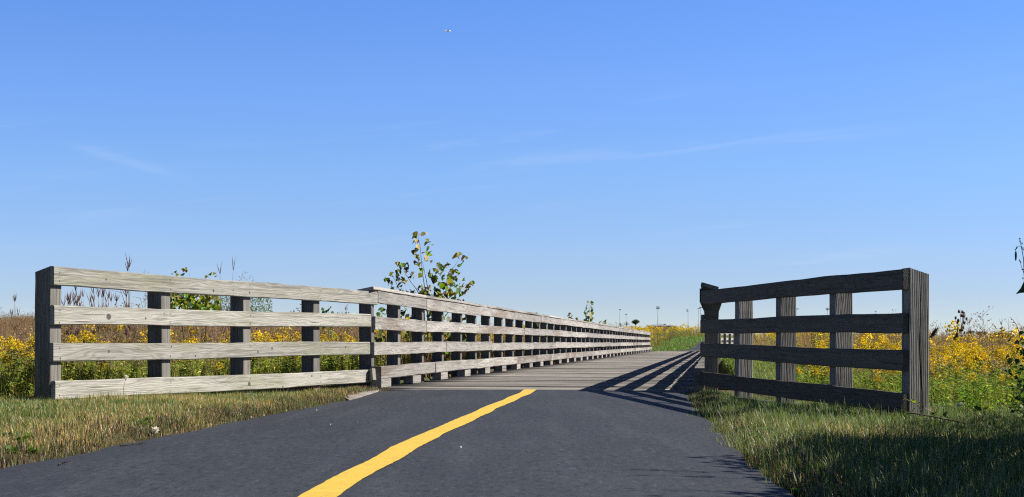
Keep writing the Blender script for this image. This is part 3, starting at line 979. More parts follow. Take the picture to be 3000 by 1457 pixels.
def colR(x, y, n):
    d = x - path_c(y)
    g = mixc(n, [G1, (.10, .14, .055), G3, (.15, .17, .09)], [3, 3, 2, 2], .2)
    s = mixc(n, [STR, (.32, .27, .15), (.24, .20, .10)], [3, 2, 2], .2)
    dry = (vnoise(x * 1.5, y * .7, 6) - .5) * 1.0 + .24
    dry = dry * (1 - .7 * sstep(2.2, 3.2, x)) * (1 - .6 * sstep(8.6, 7.2, y))
    out = np.where((rng.random(n) < dry)[:, None], s, g)
    e = 1 - sstep(1.50, 2.05, np.abs(d) + .3 * (vnoise(x * 4, y * 3, 3) - .5))
    out = np.where((rng.random(n) < e * .7)[:, None], mixc(n, [BRN, (.12, .09, .05), (.04, .035, .025)], [3, 2, 2], .3), out)
    return out
def edge_in(x, y):
    return np.abs(x - path_c(y)) > HW - .035 + .16 * (vnoise(x * 3, y * 3.3, 4) - .52) + .08 * (vnoise(x * 9, y * 9, 14) - .5) + .03 * rng.random(len(x))
def in_left(x, y):
    u = (x - LC.x) * outL.x + (y - LC.y) * outL.y
    return edge_in(x, y) & (x < path_c(y)) & (u < .75) & (LX(x, y)[0] < 16.75)
def in_right(x, y):
    L, X = LX(x, y)
    return edge_in(x, y) & (x > path_c(y)) & (L < 16.3)
gl = [verge(420000, in_left, -6, -1.2, 5.5, 17.3, .024, .062, colL, pow_=.9, wd=.0036, lean=.85)]
gl.append(verge(14000, in_left, -6, -1.2, 10.2, 15, .04, .085, lambda x, y, n: mixc(n, [G1, G2, (.09, .14, .07)], [2, 2, 2], .2), lean=.3))
gl.append(verge(60000, in_left, -6, -1.2, 5.5, 17.3, .02, .06, lambda x, y, n: mixc(n, [STR, TAN, (.24, .18, .09), BRN], [3, 2, 2, 1.5], .2), lean=2.0))
o = add('grass', mesh_tris('grass', *cat(*gl)), M_GRASS)
tag(o, 'half dry mown grass verge left of the asphalt path', 'grass', kind='stuff')
g2 = [verge(430000, in_right, .5, 5.2, 4.2, 17.0, .032, .080, colR, pow_=.8, wd=.0036, lean=.8)]
g2.append(verge(24000, in_right, .8, 5.2, 4.2, 12.5, .05, .12, lambda x, y, n: mixc(n, [G1, G2, (.12, .15, .08), (.22, .22, .12)], [3, 2, 2, 1], .2), .0040, lean=.5))
g2.append(verge(50000, in_right, .5, 5.2, 4.2, 17.0, .03, .07, lambda x, y, n: mixc(n, [STR, (.3, .26, .15), (.2, .16, .08), BRN], [3, 2, 2, 1.5], .2), lean=2.0))
def dark_edge(fn):
    return lambda x, y: fn(x, y) & (np.abs(np.abs(x - path_c(y)) - 1.60 - .12 * vnoise(x * 6, y * 6, 33)) < .13)
dk = lambda x, y, n: mixc(n, [BRN, (.03, .024, .017), (.09, .065, .035), (.06, .075, .025)], [3, 3, 1.5, 1], .3)
wide = lambda x, y: (LX(x, y)[0] < 16.6) & (np.abs(x - path_c(y)) > 1.50 + .09 * vnoise(x * 11, y * 11, 5))
g2.append(verge(60000, dark_edge(wide), .3, 2.6, 4.2, 17.0, .03, .07, dk, lean=1.3))
g2.append(verge(60000, dark_edge(wide), -3, -.8, 5.5, 17.0, .03, .07, dk, lean=1.3))
def strip_ok(x, y):
    L, X = LX(x, y)
    return (L > 16.2) & (L < 88) & (X < -.25) & (X > -1.9 - .05 * (L - 16))
yy = rng.uniform(16.5, 80, 30000); LXx = rng.uniform(-5.5, -.2, 30000)
q = np.array([BP(a, b) for a, b in zip(yy, LXx)])[:, :2]
m = strip_ok(q[:, 0], q[:, 1]); q = q[m]; n = len(q)
sc_ = np.interp(q[:, 1], [16, 80], [1, 2.2])
g2.append(blades(np.stack([q[:, 0], q[:, 1], gz(q[:, 0], q[:, 1]) - .01], 1), rng.uniform(.05, .11, n), .006 * sc_, rng.uniform(0, 6.28, n), np.abs(rng.normal(0, .5, n)).clip(0, 1.2), mixc(n, [(.12, .20, .03), (.16, .22, .04), (.09, .15, .03)], [3, 3, 2], .2)))
o = add('grass', mesh_tris('grass_r', *cat(*g2)), M_GRASS)
tag(o, 'green mown grass verge right of the path and beside the bridge', 'grass', kind='stuff')
# mown strips along the far path
n = 26000
y = 88 + 95 * rng.random(n) ** 1.5; sgn = np.where(rng.random(n) < .62, -1, 1)
x = far_c(y) + sgn * rng.uniform(1.3, 4.4, n) * (1 + .004 * (y - 88))
g3 = blades(np.stack([x, y, gz(x, y) - .02], 1), rng.uniform(.06, .17, n) * (1 + .006 * (y - 88)), rng.uniform(.014, .03, n), rng.uniform(0, 6.28, n), np.abs(rng.normal(0, .4, n)).clip(0, 1), mixc(n, [(.09, .17, .03), (.13, .20, .04), (.07, .12, .025)], [3, 3, 2], .2))
o = add('grass', mesh_tris('grass_far', *g3), M_GRASS)
tag(o, 'bright green grass edging the far path beyond the bridge', 'grass', kind='stuff')

def rosette(n, size, c):
    a = rng.uniform(0, 6.28, n); rr = rng.uniform(.0, .010, n)
    pos = np.stack([np.cos(a) * rr, np.sin(a) * rr, rng.uniform(.005, .03, n)], 1)
    d = np.stack([np.cos(a), np.sin(a), rng.uniform(-.1, .7, n)], 1)
    return broad_leaves(pos, d, rng.normal(0, .4, n), size * rng.uniform(.6, 1.2, n), mixc(n, [c, tuple(q * .7 for q in c)], [2, 1], .15), .1, .8)
def weed_patch(label, pts, size=.035):
    for (x, y) in pts:
        V, T, C = rosette(26, size * 1.0, (.085, .15, .025))
        o = add('clover_plant', mesh_tris('clover_plant', V, T, C), M_VEG, None, Matrix.Translation((x, y, float(gz(x, y)) - .01))); tag(o, label, 'weed', label + 's')
g0 = lambda px, py: (((px - CX) / F * 2300 / (py - HY)), 2300 / (py - HY))
weed_patch('green clover plant among those at the lower left end of the grass verge', [g0(60, 1300), g0(100, 1312), g0(35, 1318), g0(20, 1290), g0(85, 1290)])
weed_patch('small green clover plant in the left verge where the grass meets the asphalt', [g0(395, 1240), g0(420, 1246), g0(440, 1238)])
weed_patch('green clover plant among those in the sunlit part of the right verge', [g0(2205, 1268), g0(2235, 1262), g0(2222, 1278), g0(2260, 1266)], .04)
weed_patch('leafy clover plant in the shaded right verge close to the asphalt', [g0(2290, 1385), g0(2330, 1400), g0(2380, 1372)], .04)

# ------------------------------------------------------------------ poplar saplings
LG, DG, OL, BR, TN = (.13, .25, .025), (.05, .095, .022), (.19, .18, .025), (.075, .042, .02), (.40, .33, .23)
def sapling(label, stems, lv, d, fr, size, cols, w, extra=0, box=None, cat_='sapling', leafmat=None, narrow=False, depth_sp=.35, group=None, base_z=None):
    """stems: polylines in photo pixels; lv: leaf centres in photo pixels with sizes"""
    b = P(*stems[0][0], d)
    bz = float(gz(b.x, b.y)) if base_z is None else base_z
    root = empty('poplar_sapling' if not narrow else 'willow_shrub', (b.x, b.y, bz)); tag(root, label, cat_, group)
    tw = []
    for s in stems:
        off = random.uniform(-depth_sp, depth_sp)
        pts = [P(px, py, d) + Vector((0, off * i / len(s), 0)) for i, (px, py) in enumerate(s)]
        if s is stems[0] or len(s) > 3:
            pts = [Vector((b.x + (pts[0].x - b.x) * .5, b.y, bz))] + pts
        tw.append(tube(pts, np.linspace(.009, .002, len(pts)) * fr, (.16, .14, .12), 5))
    add('stem', mesh_tris('stem', *cat(*tw)), M_STEM, root)
    pos, sz = [], []
    for (px, py, s_) in lv:
        pos.append(P(px, py, d + random.gauss(0, depth_sp * .5))); sz.append(s_ / F * d)
    if extra:
        for _ in range(extra):
            pos.append(P(random.uniform(box[0], box[2]), random.uniform(box[1], box[3]), d + random.gauss(0, depth_sp))); sz.append(size * random.uniform(.6, 1.15))
    pos = np.array([tuple(q) for q in pos]); sz = np.array(sz) * (1.0 if narrow else 1.22); n = len(pos)
    dirs = rng.normal(0, .55, (n, 3)) + np.array([0, -.1, -.75])
    C = mixc(n, cols, w, .2)
    if narrow:
        g = leaves(pos, rng.normal(0, 1, (n, 3)) + [0, 0, .3], rng.uniform(0, 6, n), sz, sz * .2, C)
    else:
        dd = dirs / np.linalg.norm(dirs, axis=1)[:, None]
        g = broad_leaves(pos - dd * sz[:, None] * .5, dirs, rng.uniform(-1.0, 1.0, n) , sz, C)
    add('foliage', mesh_tris('foliage', *g), M_VEG, root)
    return root
z8 = lambda x, y: (1120 + x / 5.213, 660 + y / 5.213)
main_stems = [[z8(*q) for q in s] for s in (
    [(690, 1251), (655, 990), (615, 700), (590, 350), (560, 160)], [(700, 1000), (680, 860), (650, 700), (620, 560)],
    [(640, 1251), (580, 1090), (530, 990), (440, 870), (360, 750), (315, 650)], [(520, 1300), (330, 1100), (250, 960), (215, 890), (170, 800), (130, 740)],
    [(760, 1280), (960, 1100), (985, 850), (1010, 720), (1110, 610), (1160, 510)], [(800, 1290), (1020, 1110), (1180, 990), (1290, 880)])]
raw = [(515, 145, 95), (490, 185, 90), (625, 145, 75), (500, 250, 95), (540, 335, 80), (685, 280, 115), (690, 370, 80), (480, 410, 80), (515, 460, 90), (540, 490, 100),
       (700, 440, 120), (660, 500, 95), (680, 540, 70), (495, 595, 105), (575, 600, 70), (590, 690, 80), (580, 775, 80), (235, 595, 75), (315, 600, 80), (390, 635, 90),
       (270, 665, 70), (255, 715, 85), (220, 770, 75), (450, 770, 75), (355, 730, 45), (120, 745, 70), (85, 840, 70), (135, 890, 75), (165, 985, 110), (300, 820, 70),
       (335, 840, 70), (240, 850, 55), (265, 910, 80), (285, 1000, 75), (375, 1010, 60), (470, 1025, 70), (325, 1040, 60), (725, 710, 75), (820, 710, 80), (745, 785, 95),
       (800, 830, 115), (870, 640, 95), (990, 620, 115), (960, 655, 90), (910, 740, 90), (930, 800, 100), (1110, 490, 85), (1170, 445, 65), (1240, 510, 95), (1190, 620, 90),
       (1100, 720, 95), (1150, 720, 75), (1105, 810, 80), (1035, 790, 90), (1030, 870, 120), (1060, 910, 90), (880, 920, 130), (950, 940, 110), (595, 970, 80), (710, 960, 85),
       (640, 1040, 110), (700, 1060, 110), (790, 1000, 110), (800, 1080, 110), (870, 1060, 100), (1040, 1020, 100), (980, 1060, 100), (1110, 1050, 85), (1160, 1010, 85), (1190, 1060, 80),
       (1140, 935, 55), (1185, 945, 55), (1240, 835, 65), (1235, 915, 50), (1360, 915, 85), (1310, 940, 80), (1280, 1020, 90), (1090, 1130, 80), (1050, 1160, 75), (980, 1180, 75),
       (1150, 1200, 60), (1170, 1170, 60), (1220, 1175, 60), (820, 1110, 90), (740, 1110, 90), (640, 1100, 90), (900, 1120, 90)]
lv = [(*z8(a, b), c / 5.213) for (a, b, c) in raw] + [(*z8(a + random.gauss(0, 26), b + random.gauss(0, 24)), c / 5.213 * random.uniform(.55, .8)) for (a, b, c) in raw for _ in range(3 if b > 800 else 2)]
sapling('tall yellowing poplar sapling rising above the bridge railing', main_stems, lv, 26.6, 1.1, .115,
        [LG, DG, OL, BR, TN], [1.8, 3.2, 4.8, 2.0, 1.4], 300, (1135, 885, 1380, 1080))
sapling('leafy poplar sapling behind the second post of the left fence panel', [[(585, 1000), (570, 900), (560, 800)], [(600, 1000), (612, 900), (618, 805)], [(540, 1000), (520, 900), (505, 812)]],
        [(506, 802, 10), (515, 797, 10), (518, 805, 9), (536, 792, 11), (535, 805, 13), (544, 788, 9), (545, 795, 9), (617, 804, 12), (628, 803, 11), (634, 810, 11), (604, 812, 10), (428, 868, 11), (440, 862, 10), (432, 876, 9), (440, 880, 9)],
        25.0, 1.0, .075, [LG, DG, OL, BR, TN], [3.6, 2.0, 4, .8, 1.2], 760, (495, 828, 645, 945), depth_sp=.4)
sapling('fine-leaved willow shrub behind the third post of the left fence panel', [[(700, 1000), (690, 900), (716, 800)], [(720, 1000), (735, 900), (738, 815)], [(690, 1000), (670, 900), (702, 815)], [(740, 1000), (765, 920), (790, 880)]],
        [(716 + random.gauss(0, 4), 798 + 3.2 * i, 8) for i in range(9)] + [(736 + random.gauss(0, 4), 810 + 2 * i, 8) for i in range(6)] + [(704 + random.gauss(0, 4), 812 + 2 * i, 8) for i in range(6)],
        26.0, .9, .058, [(.11, .17, .05), (.16, .22, .08), (.08, .12, .04)], [3, 2, 2], 3200, (625, 835, 795, 945), narrow=True, cat_='shrub', depth_sp=.4)
sapling('low dark-leaved poplar sprout beside the fourth post of the left fence panel', [[(965, 1000), (960, 930), (958, 900)]],
        [(966, 906, 17), (958, 914, 12), (945, 905, 10), (948, 915, 9), (972, 918, 10)], 21.0, .8, .05, [DG, LG, OL], [4, 1, 1], 22, (940, 905, 980, 1010))
sapling('small poplar sprout showing through the first bay of the bridge railing', [[(1115, 1000), (1118, 940), (1122, 905)]],
        [(1112, 910, 14), (1120, 908, 13), (1132, 915, 14), (1126, 922, 12), (1108, 922, 14), (1115, 930, 12)], 21.0, .8, .06, [DG, BR, LG], [4, 1, 1], 26, (1100, 905, 1140, 1010))
z2 = lambda x, y: (1640 + x / 5.6, 860 + y / 5.6)
fr_raw = [(455, 145, 45), (525, 150, 50), (535, 185, 50), (450, 205, 48), (515, 240, 50), (440, 255, 50), (530, 280, 55), (420, 290, 45), (470, 300, 45), (415, 330, 50), (455, 335, 50), (530, 330, 55), (500, 350, 50),
          (430, 375, 50), (515, 375, 50), (435, 420, 50), (490, 400, 50), (520, 420, 48), (440, 455, 45), (510, 460, 45), (470, 440, 40)]
sapling('slender upright poplar sapling past the middle of the bridge railing', [[z2(470, 620), z2(478, 480), z2(490, 300), z2(485, 140)]], [(*z2(a, b), c / 5.6) for a, b, c in fr_raw], 53.0, 1.5, .09, [DG, OL, BR, TN], [4, 3, 2, .8], 60, (1712, 930, 1738, 985), depth_sp=.2)
for lb, pts, dd in (('small leafy sprout topping the bridge railing left of the slender sapling', [(160, 340, 50), (140, 370, 50), (195, 385, 50), (205, 430, 50), (130, 430, 45), (180, 345, 40), (170, 400, 50)], 44.0),
                    ('tiny leafy sprout next left of the slender sapling over the railing', [(275, 410, 40), (285, 430, 35), (270, 440, 35)], 47.0),
                    ('leafy sprout right of the slender sapling over the far railing', [(670, 460, 50), (655, 490, 40), (715, 470, 35), (755, 450, 50), (740, 485, 50), (705, 510, 45)], 56.0)):
    x = sum(p[0] for p in pts) / len(pts)
    sapling(lb, [[z2(x, 620), z2(x, 500), z2(x + 5, min(p[1] for p in pts))]], [(*z2(a, b), c / 5.6) for a, b, c in pts], dd, 1.0, .08, [DG, OL, BR, TN], [4, 3, 1, .8], 14, (z2(x - 40, 0)[0], 950, z2(x + 40, 0)[0], 985), depth_sp=.15, group='poplar sprouts along the bridge railing')
sapling('short poplar sprout over the railing right of the tall sapling', [[(1568, 990), (1568, 940), (1567, 918)]], [(1562, 921, 7), (1572, 921, 9), (1568, 928, 8)], 34.0, .8, .06, [DG, LG, TN], [3, 1, 1], 14, (1555, 930, 1580, 985), depth_sp=.15, group='poplar sprouts along the bridge railing')

# ------------------------------------------------------------------ tall grasses
def bluestem(h, r, toes=4, tufts=3):
    c = np.array((.13, .075, .06)); parts = []
    bx = r.uniform(-.05, .05)
    parts.append(tube([(0, 0, 0), (bx * .3, 0, h * .4), (bx, 0, h * .8), (bx * 1.2, 0, h * .92)], [.0032, .0028, .002, .0015], (.2, .13, .08), 4))
    for k in range(tufts):
        z0 = h * (.92 - .17 * k); a0 = r.uniform(0, 6.28); x0 = np.interp(z0 / h, [0, .4, .8, 1], [0, bx * .3, bx, bx * 1.25])
        sx = 0 if k == 0 else r.choice([-1, 1]) * r.uniform(.03, .07)
        if k: parts.append(tube([(x0, 0, z0 - .16), (x0 + sx, 0, z0)], [.0014, .001], c, 3))
        for j in range(toes):
            a_ = a0 + j * 6.28 / toes + r.uniform(-.4, .4); sp = r.uniform(.012, .04); L = r.uniform(.07, .12)
            parts.append(tube([(x0 + sx, 0, z0), (x0 + sx + math.cos(a_) * sp * .6, math.sin(a_) * sp * .6, z0 + L * .5), (x0 + sx + math.cos(a_) * sp, math.sin(a_) * sp, z0 + L)], [.0022, .0034, .0008], c, 4))
    for k in range(3):
        z0 = h * r.uniform(.25, .6); a_ = r.uniform(0, 6.28)
        parts.append(tube([(0, 0, z0), (math.cos(a_) * .08, math.sin(a_) * .08, z0 + .18), (math.cos(a_) * .2, math.sin(a_) * .2, z0 + .2)], [.002, .0024, .0006], (.2, .13, .07), 3))
    return cat(*parts)
bm_ = [mesh_tris('bluestem_stalk', *bluestem(1.0, gr, 3 + i % 3, 2 + i % 3)) for i in range(6)]
def stalk(px, py, d, label, group, i):
    t = P(px, py, d); z0 = float(gz(t.x, t.y)); h = t.z - z0
    M = Matrix.Translation((t.x, t.y, z0)) @ Matrix.Rotation(random.gauss(0, .05), 4, 'Y') @ Matrix.Rotation(random.uniform(0, 6.28), 4, 'Z') @ Matrix.Diagonal((1.25, 1.25, h / 1.02, 1))
    o = add('bluestem_grass', bm_[i % 6], M_DRY, None, M); tag(o, label, 'grass stalk', group)
for i in range(26):
    px = random.uniform(198, 338); stalk(px, random.uniform(822, 862) if 225 < px < 320 else random.uniform(852, 872), random.uniform(19, 22), 'dark bluestem stalk in the thick tuft behind the left fence panel', 'bluestem tuft behind the left fence panel', i)
stalk(373, 745, 18.5, 'tallest bluestem stalk, rising well above the left fence panel', None, 1)
stalk(362, 758, 18.8, 'bluestem stalk leaning just beside the tallest one above the left fence', None, 2)
stalk(385, 840, 18.2, 'short bluestem stalk beside the two tallest ones behind the left fence', None, 5)
stalk(430, 786, 18.6, 'bluestem stalk barely topping the left fence near its second post', None, 3)
stalk(662, 756, 19.0, 'thin single-plume bluestem stalk above the left fence by its third post', None, 4)
stalk(648, 768, 19.3, 'shorter bluestem stalk beside the thin single-plume one by the third post', None, 0)
stalk(30, 858, 26, 'pale bluestem stalk against the sky at the far left edge', None, 2)
stalk(58, 860, 26, 'pale bluestem stalk left of the dark end post of the left fence', None, 3)
stalk(108, 880, 24, 'bluestem stalk touching the dark end post of the left fence', None, 0)
stalk(2840, 930, 26, 'thin pale grass stalk just right of the teasel', None, 3)
stalk(2868, 950, 30, 'short grass stalk between the teasel and the twin stalks', None, 1)
stalk(2940, 936, 26, 'taller of two thin grass stalks right of the teasel', None, 4)
stalk(2990, 955, 30, 'grass stalk at the right edge of the meadow', None, 0)

# teasel with its seed heads
def teasel():
    d = 22.0
    z5 = lambda x, y: P(2640 + x / 5.003, 850 + y / 5.003, d)
    b = z5(880, 900); z0 = float(gz(b.x, b.y))
    root = empty('teasel', (b.x, b.y, z0)); tag(root, 'brown dry teasel with spiny seed heads standing right of the right fence', 'teasel')
    c = (.085, .05, .035)
    hub = [z5(880, 620), z5(885, 560), z5(826, 590)]
    st = [tube([Vector((b.x, b.y, z0)), z5(880, 760), hub[0], z5(890, 500), z5(905, 400)], [.007, .006, .005, .004, .003], c, 5), tube([z5(850, 760), hub[2], z5(828, 500)], [.004, .0035, .003], c, 4)]
    hd = [(870, 313, 1), (923, 320, 1), (950, 333, .7), (790, 408, .9), (870, 375, 1), (900, 378, 1.1), (922, 378, 1.1), (962, 420, .9), (828, 450, 1.1), (845, 478, .8), (926, 480, .9), (918, 550, .9), (895, 580, 1), (872, 590, .9), (825, 745, .9), (850, 835, .9), (885, 910, 1), (940, 790, .7), (925, 625, .7)]
    for (x, y, s) in hd:
        h0 = hub[2] if x < 850 else (hub[1] if y < 520 else z5(880, y + 60))
        st.append(tube([h0, h0 * .4 + z5(x, y + 30) * .6 + Vector((0, random.gauss(0, .03), 0)), z5(x, y + 12)], [.003, .0025, .002], c, 4))
    for (x, y) in ((800, 570), (850, 570), (835, 550), (900, 550)):
        st.append(tube([hub[2] if x < 860 else hub[1], z5(x, y)], [.004, .001], c, 3))
    add('stem', mesh_tris('stem', *cat(*st)), M_DRY, root)
    for (x, y, s) in hd:
        ctr = z5(x, y) + Vector((0, random.gauss(0, .05), 0)); V, T = [], []
        hh, rr = .048 * s, .017 * s; n = 7
        V, T, C = tube([ctr + Vector((0, 0, hh * f)) for f in (-.5, -.3, .0, .3, .5)], [rr * q for q in (.5, .95, 1, .75, .2)], (.10, .055, .035), n)
        k = 40; a_ = rng.uniform(0, 6.28, k); zz = rng.uniform(-.5, .5, k)
        r2 = rr * np.sqrt(np.clip(1 - (zz * 1.7) ** 2, .05, 1))
        pos = np.array(ctr)[None] + np.stack([np.cos(a_) * r2, np.sin(a_) * r2, zz * hh], 1)
        sp = leaves(pos, np.stack([np.cos(a_), np.sin(a_), .6 + 0 * a_], 1), 0 * a_, .012 * s, .004, vary(k, (.13, .075, .045)), 0, 0)
        add('seed_head', mesh_tris('seed_head', *cat((V, T, C), sp)), M_DRY, root)
teasel()

def reed(label, px, py, d, lean):
    t = P(px, py, d); z0 = float(gz(t.x, t.y)); h = t.z - z0
    root = empty('reed', (t.x, t.y, z0)); tag(root, label, 'reed')
    top = t + Vector((lean, 0, 0)); knee = t - Vector((lean * .4, 0, h * .14))
    add('stem', mesh_tris('stem', *tube([Vector((t.x - lean, t.y, z0)), knee, t, top], [.005, .004, .003, .001], (.17, .12, .07), 4)), M_DRY, root)
    n = 130; f = rng.random(n)
    base = np.array(knee)[None] * (1 - f[:, None]) + np.array(top)[None] * f[:, None]
    dr_ = rng.normal(0, .5, (n, 3)) + [1.0 * np.sign(lean), 0, .3]
    add('plume', mesh_tris('plume', *leaves(base, dr_, rng.uniform(0, 6, n), .06 * rng.uniform(.6, 1.3, n), .012, vary(n, (.10, .075, .05), .25), .2, .4)), M_DRY, root)
reed('dark feathery reed plume just right of the right fence end post', 2728, 966, 20.0, .05)
reed('smaller reddish reed plume between the end post and the teasel', 2796, 978, 24.0, .02)
def curly():
    d = 15.0; pts = [(2992, 1010), (2984, 968), (2977, 950), (2968, 938), (2960, 931), (2956, 931)]
    w = [P(a, b, d) for a, b in pts]; b = w[0]; z0 = float(gz(b.x, b.y))
    root = empty('dry_vine', (b.x, b.y, z0)); tag(root, 'thin dry vine tip curling above the meadow at the right edge', 'vine')
    add('stem', mesh_tris('stem', *tube([Vector((b.x + .02, b.y, z0))] + w, np.linspace(.004, .0012, 7), (.10, .075, .05), 4)), M_DRY, root)
    pos = np.array([tuple(w[i] * (1 - f) + w[i + 1] * f) for i in range(1, 4) for f in (.2, .6)]); n = len(pos)
    add('bud', mesh_tris('bud', *leaves(pos, rng.normal(0, 1, (n, 3)), rng.uniform(0, 6, n), .016, .009, vary(n, (.09, .07, .05)), .3, 0)), M_DRY, root)
curly()

# dandelion clock, fluff, twigs, flecks
def dandelion():
    t = P(369.5, 1105.5, 12.1); b = P(360, 1165, 12.1); z0 = float(gz(b.x, b.y))
    root = empty('dandelion', (b.x, b.y, z0)); tag(root, 'dandelion seed clock on a thin stalk before the lowest left rail', 'dandelion')
    add('stem', mesh_tris('stem', *tube([Vector((b.x, b.y, z0)), (b + t) / 2 + Vector((-.006, 0, 0)), t], [.0026, .0022, .002], (.28, .24, .14), 5)), M_STEM, root)
    n = 260; dv = rng.normal(0, 1, (n, 3)); dv /= np.linalg.norm(dv, axis=1)[:, None]
    V, T, C = leaves(np.array(t)[None] + dv * .004, dv, rng.uniform(0, 6, n), .016, .0035, vary(n, (.72, .70, .64), .1), 0, 0)
    add('seed_clock', mesh_tris('seed_clock', V, T, C), M_DRY, root)
dandelion()
def fluff():
    c = P(455, 1259, 9.1); n = 160; dv = rng.normal(0, 1, (n, 3)) * [1, .8, .6]
    V, T, C = leaves(np.array(c)[None] + rng.normal(0, .006, (n, 3)), dv, rng.uniform(0, 6, n), .02, .004, vary(n, (.75, .70, .62), .12), .2, .1)
    V[:, 2] = np.maximum(V[:, 2], -.03); tag(add('thistle_down', mesh_tris('thistle_down', V, T, C), M_DRY), 'tuft of white down lying at the left asphalt edge', 'fluff')
fluff()
def twig(label, pts, r=.003):
    w = [Vector((*g0(a, b), 0)) for a, b in pts]
    for q in w: q.z = max(float(asph_z(min(1, abs(q.x - path_c(q.y)) / HW))), float(gz(q.x, q.y))) + .006
    parts = [tube(w, np.linspace(r, r * .4, len(w)), (.035, .028, .022), 5)]
    for k in range(1, len(w) - 1):
        parts.append(tube([w[k], w[k] + Vector((.05, random.uniform(-.05, .08), .012))], [r * .5, r * .2], (.035, .028, .022), 4))
    tag(add('twig', mesh_tris('twig', *cat(*parts)), M_DRY), label, 'twig')
twig('dark branching twig lying on the left edge of the asphalt', [(352, 1291), (378, 1290), (405, 1288), (433, 1287)])
twig('short dark twig lying closer to the camera on the left asphalt', [(172, 1347), (179, 1344), (184, 1340)], .004)
def fleck(px, py, s, i):
    x, y = g0(px, py); n = 7
    a = np.arange(n) * 6.283 / n; rr = s * (1 + .35 * np.sin(a * 2 + i))
    top = [(math.cos(q) * w_ * .55, math.sin(q) * w_ * .25, .004 + .002 * math.sin(q * 3 + i)) for q, w_ in zip(a, rr)]
    V = top + [(p[0], p[1], -.004) for p in top]
    Fc = [tuple(range(n)), tuple(range(2 * n - 1, n - 1, -1))] + [(k, k + n, (k + 1) % n + n, (k + 1) % n) for k in range(n)]
    u = (x - path_c(y)) / HW
    o = add('leaf_fragment', mesh_poly('leaf_fragment', V, Fc), M_FLECK, None, Matrix.Translation((x, y, float(asph_z(u)) + .004)))
    return tag(o, 'tiny white leaf fragment lying on the dark asphalt', 'leaf fragment', 'white leaf fragments on the asphalt')
M_FLECK = plain('bleached_leaf', (.72, .70, .62), .8)
for i, (px, py, s) in enumerate(((736, 1209, .014), (772, 1203, .008), (926, 1193, .010), (967, 1242, .009), (1048, 1236, .008), (1350, 1311, .010))):
    fleck(px, py, s, i)

